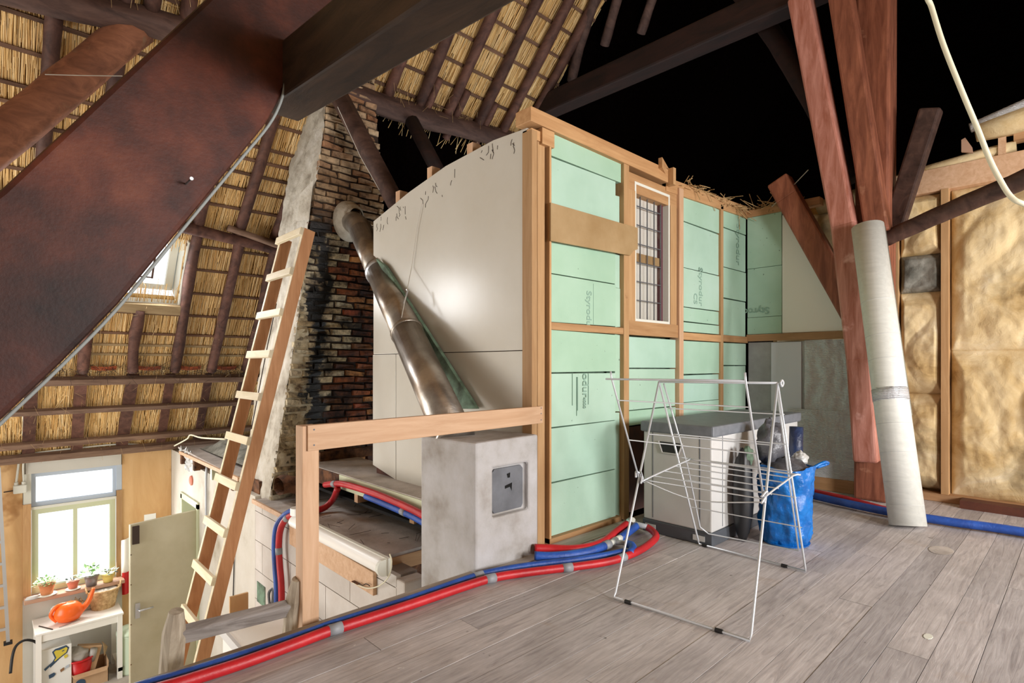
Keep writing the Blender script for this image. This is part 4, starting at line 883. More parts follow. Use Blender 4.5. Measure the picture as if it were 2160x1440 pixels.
# junk loft beside the chimney
jl = thing('small_ledge', 'rough ledge with torn edge boards left of the chimney', 'shelf', (1.9, 6.2, -.1))
part('ledge_board', MB().prism([(1.60, 5.3, -.02), (2.6, 5.3, -.02), (2.6, 7.4, .02), (1.60, 7.4, .02)], (0, 0, .02)), 'dust', jl)
part('edge_lath', box((1.585, 5.2, -.03), (1.605, 7.3, .005)), 'pine', jl)
for y0 in (5.35, 6.0, 6.65, 7.2): part('joist_end', box((1.59, y0, -.14), (1.85, y0 + .06, -.02)), 'frame_g' if y0 == 6.0 else 'rot', jl)
part('fill', box((1.70, 5.0, -.14), (2.6, 7.4, -.02)), 'rot', jl)
cl = MB().grid(lambda u, v: (1.75 + .5 * v, 5.6 + 1.5 * u, .04 + .16 * math.sin(math.pi * u) ** .5 * math.sin(math.pi * v) * (1 + .5 * mnoise.noise(Vector((u * 6, v * 4, 2))))), 24, 12).build('old_sack', 'wool_grey', None, True); tag(cl, 'crumpled grey sack lying on the ledge under the eave', 'sack')
fb = MB().grid(lambda u, v: (1.60 + .06 * v + .05 * mnoise.noise(Vector((u * 7, v * 7, 3))), 6.85 + .45 * u, .05 - .30 * v * (0.4 + .6 * math.sin(3 * u)) + .05 * mnoise.noise(Vector((u * 9, v * 9, 6)))), 14, 14).build('plastic_scrap', 'bagc', None, True); tag(fb, 'torn clear plastic scrap hanging over the ledge corner', 'plastic')
wc = MB().tube(spline([(1.55, 7.342, 0.062), (1.55, 6.767, 0.2), (1.55, 6.63, 0.254), (1.55, 6.211, 0.264), (1.55, 5.434, 0.325)], 5), .008, 6).build('white_cable', 'rope', None, True); tag(wc, 'thin white cable lying over the grey sack', 'cable')

# ================================================================ FLUE PIPE
fp = thing('flue_pipe', 'long galvanised flue pipe slanting down from the chimney', 'flue', (1.7, 2.4, .63))
A = Vector((2.385, 4.62, 2.30)); Bq = Vector((1.80, 2.33, .60)); 
p1 = A; p2 = A + Vector((-.06, -.24, -.10)); dirv = (Bq - p2)
part('pipe_section', MB().tube(spline([A + Vector((.03, .2, .05)), p1, p2, p2 + dirv * .05], 5), .098, 24), 'galv', fp, True)
t = [.04, .30, .62, 1.0]
for i in range(3):
    a = p2 + dirv * t[i]; c = p2 + dirv * t[i + 1]; part('pipe_section', MB().tube([a, c], .1 + .003 * i, 24), 'galv', fp, True)
    q = dirv.normalized()
    part('joint_bead', MB().tube([c - q * .025, c - q * .02, c - q * .012, c], [.102 + .003 * i, .109 + .003 * i, .109 + .003 * i, .102 + .003 * i], 24), 'galv', fp, True)
q = dirv.normalized(); c = p2 + dirv * .30
part('clamp', MB().tube([c, c + q * .03], .112, 24), 'steel', fp, True)
part('wall_bracket', MB().tube([c + Vector((-.02, 0, .10)), c + Vector((.10, .05, .12)), (2.12, c.y + .05, c.z + .09)], .008, 8), 'steel', fp)
fs = MB().prism([(2.09, 3.688, 1.799), (2.09, 3.552, 1.728), (2.09, 2.508, 0.741), (2.09, 2.644, 0.733)], (.025, 0, 0)).build('foam_strip', 'foamdark', bevel=.003); tag(fs, 'dirty green foam strip wedged between flue pipe and white panel', 'strip')
ob = thing('hanging_wire', 'thin wire hanging down the white panel beside the flue pipe', 'wire', (2.1, 2.7, 1.2))
part('wire', MB().tube([(2.118, 3.118, 2.092), (2.118, 3.175, 1.942), (2.116, 3.242, 1.674), (2, 3.138, 1.442), (1.9, 3.076, 1.168)], .003, 6), 'web', ob); part('hook', MB().tube([(2.02, 3.152, 1.508), (2.02, 3.141, 1.497), (2, 3.155, 1.411)], .005, 6), 'steel', ob)
# ================================================================ HEATING PIPES
def pipe(name, pts, r, m, label, n=6, seg=12, cat='pipe', tapes=()):
    root = thing(name, label, cat, pts[0]); P = spline(pts, n)
    part('sleeve', MB().tube(P, r, seg), m, root, True)
    for i, f in enumerate(tapes):
        k = int(f * (len(P) - 1)); a = P[k]; d = (P[min(k + 1, len(P) - 1)] - P[max(k - 1, 0)]).normalized()
        part('tape_band', MB().tube([a - d * .025, a + d * .025], r * 1.07, seg), 'tape', root, True)
    return root
rz, rr_ = .022, .0195
redp = [(-0.144, 1.891, 0.022), (0.268, 1.939, 0.022), (0.434, 1.929, 0.022), (0.594, 1.918, 0.022), (0.754, 1.922, 0.022), (0.89, 1.929, 0.022), (0.979, 1.925, 0.022), (1.243, 1.912, 0.022), (1.562, 1.904, 0.022), (1.704, 1.884, 0.022), (1.867, 1.817, 0.022), (2.051, 1.727, 0.022), (2.217, 1.658, 0.022), (2.348, 1.637, 0.022), (2.5, 1.641, 0.022), (2.652, 1.667, 0.025), (2.742, 1.699, 0.03), (2.798, 1.759, 0.035), (2.824, 1.814, 0.04)]
pipe('red_pipe', redp, rr_, 'red', 'long red insulated pipe running along the loft edge and looping on the floor', tapes=(.31, .49, .61, .72))
blup = [(-0.148, 1.936, 0.019), (0.276, 1.995, 0.019), (0.446, 1.982, 0.019), (0.612, 1.974, 0.019), (0.773, 1.971, 0.019), (0.912, 1.977, 0.019), (1.004, 1.974, 0.019), (1.277, 1.964, 0.019), (1.616, 1.97, 0.019), (1.758, 1.945, 0.02), (1.929, 1.878, 0.022), (2.121, 1.786, 0.022), (2.304, 1.717, 0.022), (2.42, 1.687, 0.022)]
pipe('blue_pipe', blup, .0165, 'blue', 'long blue insulated pipe lying beside the red one along the loft edge', tapes=(.63,))
pipe('red_pipe', [(2.069, 2.007, 0.04), (2.142, 1.948, 0.035), (2.217, 1.866, 0.035), (2.325, 1.826, 0.035), (2.443, 1.834, 0.035), (2.609, 1.878, 0.04), (2.765, 1.914, 0.045)], .023, 'red', 'short red pipe piece coming out behind the concrete stack')
pipe('blue_pipe', [(1.997, 1.937, 0.035), (2.067, 1.881, 0.03), (2.167, 1.824, 0.03), (2.284, 1.793, 0.03), (2.424, 1.797, 0.03)], .023, 'blue', 'short blue pipe piece beside the concrete stack with white coupling', tapes=(.96,))
pipe('blue_pipe', [(2.567, 1.818, 0.03), (2.694, 1.845, 0.035), (2.798, 1.866, 0.04)], .022, 'blue', 'stubby blue pipe piece between the red loop and the green wall')
pf_ = thing('pipe_fitting', 'white plastic coupling between two blue pipe pieces', 'fitting', (2.487, 1.802, 0.03))
part('coupling', MB().tube([(2.424, 1.797, 0.03), (2.494, 1.807, 0.03)], .016, 10), 'frame_w', pf_, True); part('coupling_nut', MB().tube([(2.466, 1.8, 0.03), (2.513, 1.812, 0.03)], .021, 8), 'steel', pf_); part('coupling', MB().tube([(2.513, 1.812, 0.03), (2.576, 1.821, 0.03)], .018, 10), 'frame_w', pf_, True)
gp_ = thing('tee_pipe', 'grey tee pipe with a blue bent end inside the red loop', 'pipe', (2.48, 1.754, 0.03))
part('grey_tube', MB().tube([(2.482, 1.796, 0.03), (2.504, 1.764, 0.03), (2.515, 1.732, 0.03)], .014, 10), 'greypipe', gp_, True)
part('blue_bend', MB().tube(spline([(2.492, 1.722, 0.035), (2.49, 1.691, 0.035), (2.455, 1.661, 0.03), (2.393, 1.639, 0.03)], 4), .021, 10), 'blue', gp_, True)
gq = thing('grey_pipe_end', 'bare grey pipe end joining the red loop to a valve', 'pipe', (2.806, 1.848, 0.045))
part('grey_tube', MB().tube([(2.808, 1.917, 0.05), (2.803, 1.863, 0.048), (2.812, 1.803, 0.045)], .016, 10), 'greypipe', gq, True)
part('valve', MB().tube([(2.817, 1.936, 0.05), (2.808, 1.903, 0.05)], .022, 8), 'steel', gq); part('valve_knob', MB().tube([(2.802, 1.902, 0.06), (2.787, 1.885, 0.075)], .016, 8), 'frame_w', gq)
pipe('blue_pipe', [(4.55, 1.95, .035), (4.417, 1.431, 0.035), (4.336, 1.16, 0.035), (4.283, 0.873, 0.035), (4.291, 0.582, 0.035), (4.333, 0.264, 0.035), (4.30, -.6, .035), (4.3, -1.6, .035)], .027, 'blue', 'blue insulated pipe along the foot of the glass wool wall', tapes=(.13, .47))
pipe('red_pipe', [(4.70, 1.6, .018), (4.60, 1.25, .018), (4.42, .85, .018), (4.385, .2, .018), (4.36, -.6, .018), (4.4, -1.6, .03)], .014, 'red', 'red pipe half hidden behind the blue one at the right wall')
# pipes on the ledge and down the block wall
pipe('red_pipe', [(1.88, 4.084, 0.074), (1.88, 3.923, 0.106), (1.885, 3.75, 0.126), (1.89, 3.285, 0.128), (1.89, 2.808, 0.101), (1.89, 2.55, .05)], .023, 'red', 'shiny red pipe running along the front of the upper ledge', tapes=(.22,))
pipe('blue_pipe', [(1.9, 3.483, 0.086), (1.9, 3.181, 0.076), (1.9, 2.822, 0.055), (1.90, 2.55, .0)], .022, 'blue', 'wrapped blue pipe hanging below the upper ledge', tapes=(.55,))
pipe('red_pipe', [(1.87, 3.855, 0.083), (1.913, 4.016, -0.03), (1.856, 4.04, -0.09), (1.759, 4.032, -0.1), (1.635, 3.975, -0.08), (1.6, 4.115, -0.136), (1.595, 4.231, -0.241), (1.595, 4.269, -0.376), (1.595, 4.25, -0.516), (1.595, 4.212, -0.757), (1.595, 4.25, -1.3), (1.6, 4.25, -2.45)], .024, 'red', 'red pipe bending over the block wall and dropping to the room below', tapes=(.46, .68))
pipe('blue_pipe', [(1.815, 4.092, -0.1), (1.657, 4.012, -0.06), (1.6, 4.133, -0.108), (1.6, 4.321, -0.236), (1.6, 4.37, -0.401), (1.6, 4.35, -0.581), (1.6, 4.321, -0.792), (1.60, 4.36, -1.3), (1.6, 4.36, -2.45)], .021, 'blue', 'dark blue pipe dropping beside the red one on the block wall')

# ================================================================ TUBE LAMP ON THE BLOCK WALL
pl_ = MB().prism([(1.625, 4.143, -0.189), (1.625, 2.895, -0.215), (1.625, 2.895, -0.353), (1.625, 4.143, -0.343)], (.025, 0, 0)).build('lamp_board', 'pine', bevel=.003); tag(pl_, 'pine board screwed to the block wall under the tube lamp', 'board')
la = thing('tube_lamp', 'long white fluorescent lamp fixture lying along the block wall', 'lamp', (1.6, 3.4, -.15))
y0, y1 = 2.689, 3.975
part('back_tray', box((1.595, y0, -.175), (1.62, y1, -.075)), 'frame_w', la, bevel=.003)
part('diffuser', MB().grid(lambda u, v: (1.6 - .055 * math.sin(math.pi * v), y0 + .02 + (y1 - y0 - .04) * u, -.125 - .045 * math.cos(math.pi * v)), 4, 12), 'tablew', la, True)
part('end_cap', MB().tube([(1.585, y0 + .005, -.125), (1.585, y0 + .03, -.125)], .047, 16), 'frame_w', la)
part('end_cap', MB().lathe([(.05, 0), (.05, .05)], (1.58, 3.875, -0.06), 16), 'tablew', la)
cb_ = MB().tube(spline([(1.6, 2.669, -0.044), (1.6, 2.649, -0.083), (1.6, 2.678, -0.17), (1.61, 2.798, -0.26), (1.61, 2.935, -0.314), (1.615, 3.077, -0.334), (1.615, 3.119, -0.337)], 5), .004, 6).build('lamp_cable', 'rope', None, True); tag(cb_, 'thin white cable looping from the end of the tube lamp', 'cable')
ps = thing('pull_switch', 'small brown switch with wires on the pine lamp board', 'switch', (1.6, 3.06, -0.314))
part('switch_body', box(Vector((1.615, 3.047, -0.323)) - Vector((.012, .0, .0)), Vector((1.615, 3.119, -0.326)) + Vector((.008, 0, .0))), 'rot', ps); part('wire', MB().tube(spline([(1.615, 3.047, -0.317), (1.612, 2.995, -0.315), (1.612, 2.955, -0.295), (1.612, 2.91, -0.293)], 4), .003, 5), 'twig', ps)

# ================================================================ DECK BOX, BAGS, ROLL
db = thing('storage_box', 'big light grey plastic storage chest with a slate lid', 'storage box', (3.5, 1.65, 0))
part('base', box((2.868, 1.428, 0), (4.17, 1.872, .075)), 'basep', db, bevel=.006)
part('body', box((2.873, 1.433, .075), (4.165, 1.867, .605)), 'boxw', db, bevel=.008)
part('lid', box((2.855, 1.415, .602), (4.185, 1.88, .664)), 'lid', db, bevel=.01)
yh = 1.683
part('handle_recess', MB().prism([(2.869, yh + .075, .55), (2.869, yh - .075, .55), (2.869, yh - .05, .49), (2.869, yh + .05, .49)], (.006, 0, 0)), 'blackp', db)
part('handle_rim', MB().tube([(2.868, yh + .078, .552), (2.868, yh + .052, .486), (2.868, yh - .052, .486), (2.868, yh - .078, .552)], .005, 6), 'boxw', db)
for yy in (1.50, 1.80): part('panel_groove', box((2.8715, yy, .09), (2.874, yy + .006, .60)), 'lid', db)
for yy in (1.47, 1.78): part('base_vent', box((2.864, yy, .02), (2.87, yy + .07, .05)), 'boxw', db)
for xx in (3.0, 3.6): part('panel_groove', box((xx, 1.4315, .09), (xx + .005, 1.434, .6)), 'lid', db)

bg_ = thing('shopping_bag', 'shiny bright blue woven shopping bag stuffed full', 'bag', (3.27, 1.19, 0))
def bagf(u, v):
    a = 2 * math.pi * u; w = .132 + .022 * v ** .6 - .03 * max(0, .12 - v) * 8 * .5
    sq = (abs(math.cos(a)) ** 3 + abs(math.sin(a)) ** 3) ** (-1 / 3)
    q = .018 * mnoise.noise(Vector((math.cos(a) * 2.5, math.sin(a) * 2.5, v * 5))) + .009 * mnoise.noise(Vector((math.cos(a) * 7, math.sin(a) * 7, v * 9 + a))) + .004 * mnoise.noise(Vector((math.cos(a) * 19, math.sin(a) * 19, v * 24)))
    r = w * (.55 + .45 * sq * .9) + q
    return (3.27 + r * math.cos(a), 1.19 + r * .95 * math.sin(a), .005 + .43 * v + .008 * math.sin(a * 3) * v)
part('bag_body', MB().grid(bagf, 90, 60), 'bag', bg_, True); part('bag_bottom', MB().lathe([(.12, 0), (.125, .01)], (3.27, 1.19, .0), 24), 'bag', bg_)
part('bag_handle', MB().tube(spline([(3.36, 1.08, .42), (3.42, 1.04, .45), (3.46, 1.03, .44), (3.40, 1.07, .42)], 4), .009, 8), 'bag', bg_, True)
part('bag_filling', MB().grid(lambda u, v: (3.27 + .135 * v * math.cos(6.283 * u), 1.19 + .13 * v * math.sin(6.283 * u), .42 + .06 * (1 - v * v) + .02 * mnoise.noise(Vector((u * 6, v * 5, 1)))), 20, 6), 'bagd', bg_, True)
def lump(name, c, s, m, label, cat, seed, amp=.25, parent=None):
    def fn(u, v):
        a = 2 * math.pi * u; b = math.pi * (v - .5); d = Vector((math.cos(a) * math.cos(b), math.sin(a) * math.cos(b), math.sin(b)))
        k = 1 + amp * mnoise.noise(d * 2.2 + Vector((seed, 0, 0))) + amp * .5 * mnoise.noise(d * 5 + Vector((0, seed, 0)))
        return (c[0] + d.x * s[0] * k, c[1] + d.y * s[1] * k, c[2] + d.z * s[2] * k)
    o = MB().grid(fn, 28, 18).build(name, m, parent, True)
    if not parent: tag(o, label, cat)
    return o
lump('rubbish_sack', (3.27, 1.266, 0.54), (.10, .075, .135), 'bagd', 'crumpled grey plastic sack standing on top of the blue bag', 'bag', 2)
lump('rubbish_sack', (3.10, 1.36, .26), (.06, .055, .27), 'blackp', 'black bin liner squeezed between chest and blue bag', 'bag', 4, .1)
lump('green_cloth', (3.119, 1.341, 0.483), (.035, .03, .055), 'foamdark', 'small green cloth poking out behind the blue bag', 'cloth', 6)
lump('plastic_wad', (3.422, 1.164, 0.453), (.05, .04, .045), 'bagc', 'wad of clear plastic beside the blue bag rim', 'plastic', 8)
nr = MB().tube([(3.827, 1.331, 0.332), (3.831, 1.327, 0.596)], .042, 14, True, .12, 3).build('film_roll', 'bagd', None, True); nr.data.materials[0] = plain('navy_film', '#2d3c5e', .3, 0, '#1d2742', 8, .6, 30); tag(nr, 'upright navy blue film roll behind the blue bag', 'roll')

ro = thing('linoleum_roll', 'tall pale grey linoleum roll leaning against the post', 'roll', (4.105, .765, 0))
a = Vector((4.10, .775, .012)); c = Vector((4.459, 1.076, 1.971)); d = (c - a).normalized()
part('roll_sheet', MB().tube([a, a + (c - a) * .5, c], .098, 28), 'vinyl', ro, True)
e1 = d.cross(Vector((0, 0, 1))).normalized(); e2 = e1.cross(d)
fl_ = MB().grid(lambda u, v: a + (c - a) * (.34 + .66 * v) + (e1 * math.cos(-.9 + .9 * u) + e2 * math.sin(-.9 + .9 * u)) * (.10 + .018 * u), 10, 6)
part('loose_flap', fl_, 'vinyl', ro, True)
p = a + (c - a) * .405; part('tape_band', MB().tube([p - d * .04, p + d * .04], .1005, 28), 'foil', ro, True)
for f in (.06, .13, .22, .31, .52, .6, .72): p = a + (c - a) * f; part('sheet_edge', MB().tube([p, p + d * .003], .0988, 28), 'boxw', ro, True)

# ================================================================ DRYING RACK
dr = thing('drying_rack', 'white wire folding clothes drying rack standing open', 'drying rack', (2.4, 1.17, 0))
A1, A2 = Vector((1.93, 1.40, .008)), Vector((1.985, .845, .008)); T1, T2 = Vector((2.40, 1.471, .918)), Vector((2.40, .906, .925))
B1, B2 = Vector((2.852, 1.495, .008)), Vector((2.847, .943, .008)); J1, J2 = Vector((2.15, 1.424, .49)), Vector((2.15, .864, .497)); G1, G2 = Vector((2.0, 1.465, .943)), Vector((2.0, .867, .943))
wr_ = .0052; th = .0027
part('front_frame', MB().tube([T1, A1 + Vector((.01, .0, .02)), A1, A2, A2 + Vector((.01, 0, .02)), T2], wr_, 8), 'wire', dr, True)
part('rear_frame', MB().tube([T1, B1 + Vector((-.01, 0, .02)), B1, B2, B2 + Vector((-.01, 0, .02)), T2], wr_, 8), 'wire', dr, True)
part('wing_frame', MB().tube([J1 + Vector((.03, -.01, -.03)), J1 + Vector((.02, 0, .02)), J1, G1, G1 + Vector((-.006, 0, .03))], wr_ * .8, 8), 'wire', dr, True)
part('wing_frame', MB().tube([J2 + Vector((.03, .01, -.03)), J2 + Vector((.02, 0, .02)), J2, G2, G2 + Vector((-.006, 0, .03))], wr_ * .8, 8), 'wire', dr, True)
part('top_rail', MB().tube([T1, T2], wr_, 8), 'wire', dr, True)
part('wing_rail', MB().tube([G1 + Vector((0, .03, -.005)), G2], wr_ * .8, 8), 'wire', dr, True)
Rm = lambda P, Q, t: P + (Q - P) * t
o_ = Vector((.05, 0, .01))
E1, E2 = B1 + Vector((.0, -.02, .085)), B2 + Vector((.05, .05, .075))
part('rear_wing_frame', MB().tube([T1 + Vector((.02, -.015, -.01)), Rm(T1, B1, .5) + Vector((.05, -.015, 0)), E1 + Vector((-.03, 0, .02)), E1 + Vector((.01, -.03, -.02)), E2, T2 + Vector((.03, .015, -.01))], wr_ * .8, 8), 'wire', dr, True)
for t in (.15, .30, .44, .58): part('rail_wire', MB().tube([Rm(T1, B1, t) + Vector((.02, 0, 0)), Rm(T2, B2, t) + Vector((.02, 0, 0))], th, 6), 'wire', dr)
for t in (.75,): part('rail_wire', MB().tube([Rm(T1, B1, t), Rm(T2, B2, t) + Vector((.03, 0, 0))], th, 6), 'wire', dr)
for t in (.22, .62): part('rail_wire', MB().tube([Rm(G1, J1, t), Rm(G2, J2, t)], th, 6), 'wire', dr)
part('rail_wire', MB().tube([Rm(T1, A1, .27), Rm(T2, A2, .27)], th, 6), 'wire', dr)
K1, K2 = Vector((2.56, 1.40, .52)), Vector((2.56, .90, .515))
part('shelf_frame', MB().tube(spline([J1 + Vector((.02, 0, -.03)), J1 + Vector((.06, -.015, -.012)), K1, K1 + Vector((.03, -.02, .0)), K2 + Vector((.03, .02, 0)), K2, J2 + Vector((.06, .015, -.012)), J2 + Vector((.02, 0, -.03))], 3), wr_ * .8, 8), 'wire', dr, True)
for t in (.02, .2, .42, .65, .85): part('rail_wire', MB().tube([Rm(J1, K1, t) + Vector((.03, -.005, -.02 * (1 - t))), Rm(J2, K2, t) + Vector((.03, .005, -.02 * (1 - t)))], th, 6), 'wire', dr)
part('slack_wire', MB().tube(spline([J1 + Vector((.03, -.01, -.02)), Rm(J1, J2, .5) + Vector((.0, 0, -.06)), J2 + Vector((.02, .02, -.03))], 6), th, 6), 'wire', dr)
for P, Q in ((J1, 1), (J2, -1)): part('hook_joint', MB().tube(spline([P + Vector((-.02, 0, .0)), P + Vector((.0, .012 * Q, .022)), P + Vector((.025, 0, .0)), P + Vector((.005, -.01 * Q, -.03))], 4), .005, 6), 'wire', dr, True)
for P, Q, t in ((A1, A2, .12), (A1, A2, .80), (B1, B2, .06), (B1, B2, .82)):
    k = Rm(P, Q, t); d_ = (Q - P).normalized(); part('foot_sleeve', MB().tube([k - d_ * .014, k + d_ * .014], .0085, 8), 'blackp', dr)
part('corner_eye', MB().tube(spline([T2 + Vector((0, -.012, 0)), T2 + Vector((.015, -.012, .012)), T2 + Vector((.03, -.012, 0)), T2 + Vector((.015, -.012, -.014)), T2 + Vector((0, -.012, 0))], 4), .0045, 6), 'wire', dr, True)

cab = MB().tube(spline([(3.005, 0.595, 3.353), (2.908, 0.494, 2.651), (2.92, 0.468, 2.532), (2.932, 0.429, 2.358), (2.952, 0.369, 2.142), (2.972, 0.323, 1.984), (2.981, 0.286, 1.849), (2.987, 0.253, 1.754), (2.988, 0.224, 1.686), (2.992, 0.194, 1.652), (3.044, 0.144, 1.642), (3.127, 0.065, 1.741), (3.237, -0.039, 2.083), (3.409, -0.134, 2.613)], 5), .0098, 8).build('hanging_rope', 'rope', None, True); tag(cab, 'thick off-white cord hanging in the dark at the upper right', 'cord')
cw = MB().tube([(4.8, 1.859, 2.342), (4.75, 1.718, 2.424), (4.68, 1.533, 2.542)], .0035, 5).build('cobweb_thread', 'web'); tag(cw, 'pale cobweb thread stretched from the wall corner to the strut', 'cobweb')
for pts, lab in (([(0.196, 3.6, 2.454), (0.337, 3.6, 2.5), (0.515, 3.6, 2.562)], 'cobweb thread stretched level across the upper left brace'), ([(1.892, 3.9, 2.944), (2.079, 3.9, 2.619), (2.244, 3.9, 2.397)], 'dusty cobweb thread along the brace before the chimney')):
    o = MB().tube(pts, .0022, 5).build('cobweb_thread', 'web'); tag(o, lab, 'cobweb')

# ================================================================ LADDERS
lad = thing('wooden_ladder', 'tall home-made wooden ladder with pale plank rungs leaning on the chimney', 'ladder', (.65, 4.47, -2.5))
sdir = Vector((.244, 0, 1)).normalized(); nf = Vector((-sdir.z, 0, sdir.x))
L0 = Vector((.665, 0, -2.5))
for yy in (4.25, 4.715): part('stile', MB().bar(L0 + Vector((.045, yy, 0)), L0 + Vector((.045, yy, 0)) + sdir * 4.70, .034, .09, (0, 1, 0)), 'ladder', lad, bevel=.003)
for yy in (4.25, 4.715): part('stile_edge', MB().bar(L0 + Vector((.045, yy, .0)) + nf * .046, L0 + Vector((.045, yy, 0)) + nf * .046 + sdir * 4.70, .034, .004, (0, 1, 0)), 'rung', lad)
for i in range(14):
    z = 2.03 - .32 * i; p = L0 + sdir * ((z + 2.5) / sdir.z) + Vector((.045, 0, 0)) + nf * .062
    part('rung', MB().bar(p + Vector((0, 4.225, 0)), p + Vector((0, 4.735, 0)), .028, .058, nf), 'rung', lad, bevel=.003)
wm = MB().tube([(1.744, 4.72, 1.519), (1.663, 4.72, 1.118), (1.598, 4.72, 0.766), (1.543, 4.72, 0.477)], .004, 5).build('black_cable', 'twig'); tag(wm, 'black cable hanging down the limewashed chimney side behind the wooden ladder', 'cable')

ol = thing('old_ladder', 'weathered grey home-made ladder top poking above the loft edge', 'ladder', (.6, 2.2, -2.5))
s1, s2 = Vector((0.47, 2.2, 0.141)), Vector((0.87, 2.13, 0.167))
for s_, e_ in ((s1, Vector((s1.x - .06, 2.75, -2.5))), (s2, Vector((s2.x - .02, 2.70, -2.5)))):
    P = [s_ + Vector((.0, 0, .0)), s_ + (e_ - s_) * .03, s_ + (e_ - s_) * .3, e_]
    part('stile', MB().tube(P, [.024, .038, .042, .045], 9, True, .1, 3), 'greybark', ol, False)
part('rung', MB().bar(Vector((0.486, 2.2, 0.046)) + Vector((-.03, .02, 0)), Vector((0.884, 2.15, 0.053)) + Vector((.0, 0, .0)), .04, .062, (0, 1, .5)), 'greybark_x', ol, bevel=.008)
for i in range(1, 7):
    f = .1 + .13 * i; p, q = s1 + (Vector((s1.x - .06, 2.75, -2.5)) - s1) * f, s2 + (Vector((s2.x - .02, 2.70, -2.5)) - s2) * f
    part('rung', MB().bar(p, q, .04, .05, (0, 1, .5)), 'greybark_x', ol)

al = thing('aluminium_ladder', 'narrow aluminium ladder hanging at the far left edge', 'ladder', (.05, 7.8, -1.8))
r0, r1 = Vector((0.058, 7.85, -0.065)), Vector((0.131, 7.85, -1.907))
part('rail', MB().bar(r0, r1, .03, .045), 'alu', al); part('rail', MB().bar(r0 - Vector((.38, 0, 0)), r1 - Vector((.38, 0, 0)), .03, .045), 'alu', al)
for i in range(8): p = r0 + (r1 - r0) * (.05 + .125 * i); part('rung', MB().bar(p, p - Vector((.38, 0, 0)), .028, .028), 'alu', al)
part('foot', box(r1 - Vector((.035, .03, .03)), r1 + Vector((.035, .03, .0))), 'blackp', al)

# ================================================================ DOWNSTAIRS
do = thing('door_1', 'open cream painted door with a lever handle and a black bolt', 'door', (1.36, 6.68, -2.5), structure=True)
dl, dr_ = Vector((1.013, 6.62, 0)), Vector((1.655, 6.74, 0)); dn = Vector((dr_ - dl)).normalized(); dt = Vector((dn.y, -dn.x, 0))
part('door_leaf', MB().prism([dl + Vector((0, 0, -2.49)), dr_ + Vector((0, 0, -2.49)), dr_ + Vector((0, 0, -.585)), dl + Vector((0, 0, -.60))], -dt * .04), 'door', do, bevel=.003)
hpz = Vector((1.077, 6.62, -1.489)); 
part('lock_plate', MB().bar(Vector((dl.x + .06, dl.y - .004, -1.55)) + dt * .003, Vector((dl.x + .06, dl.y - .004, -1.40)) + dt * .003, .04, .008), 'alu', do)
h0 = Vector((dl.x + .06, dl.y, -1.465)) + dt * .01; part('handle', MB().tube([h0, h0 + dt * .045, h0 + dt * .05 + dn * .12], .009, 8), 'steel', do, True)
b0 = dl + dn * .045 + dt * .008; part('bolt', MB().bar(b0 + Vector((0, 0, -.62)), b0 + Vector((0, 0, -.80)), .06, .02), 'twig', do)
for z_ in (-.9, -1.2, -1.6, -2.0): part('hinge_screw', MB().tube([dl + Vector((0.005, 0, z_)) + dt * .001, dl + Vector((.005, 0, z_)) + dt * .004], .006, 6), 'rot', do)

tb = thing('white_table', 'small white side table below the window', 'table', (.7, 7.7, -2.5))
tx0, tx1, ty0, ty1, tz = .335, 1.07, 7.47, 7.93, -1.77
part('table_top', box((tx0 - .01, ty0 - .01, tz - .022), (tx1 + .01, ty1, tz)), 'tablew', tb, bevel=.004)
for a_, b_ in (((tx0, ty0), (tx0 + .045, ty0 + .045)), ((tx1 - .045, ty0), (tx1, ty0 + .045)), ((tx0, ty1 - .045), (tx0 + .045, ty1)), ((tx1 - .045, ty1 - .045), (tx1, ty1))): part('leg', box((*a_, -2.5), (*b_, tz - .02)), 'tablew', tb)
part('apron', box((tx0 + .04, ty0 + .01, tz - .10), (tx1 - .04, ty0 + .03, tz - .02)), 'tablew', tb); part('apron', box((tx1 - .03, ty0 + .04, tz - .10), (tx1 - .01, ty1 - .04, tz - .02)), 'tablew', tb)
part('foot_rail', box((tx1 - .04, ty0, -2.42), (tx1, ty1, -2.38)), 'tablew', tb)

wcn = thing('watering_can', 'round orange plastic watering can on the white table', 'watering can', (.55, 7.55, tz))
cx_, cy_ = Vector((0.611, 7.61, -1.77))[:2]
prof = [(.045, 0), (.085, .02), (.115, .07), (.118, .11), (.10, .16), (.07, .195), (.045, .205)]
part('body', MB().lathe(prof, (cx_, cy_, tz), 24, 1.1, .85), 'orange', wcn, True)
part('spout', MB().tube(spline([(cx_ + .09, cy_, tz + .08), (cx_ + .16, cy_, tz + .15), (cx_ + .20, cy_, tz + .25), (cx_ + .215, cy_, tz + .30)], 4), [.035, .034, .032, .03, .028, .026, .024, .022, .02, .019, .018, .017, .017], 12), 'orange', wcn, True)
part('handle', MB().tube(spline([(cx_ - .02, cy_, tz + .20), (cx_ - .10, cy_, tz + .19), (cx_ - .15, cy_, tz + .11), (cx_ - .10, cy_, tz + .03)], 5), .018, 10), 'orange', wcn, True)

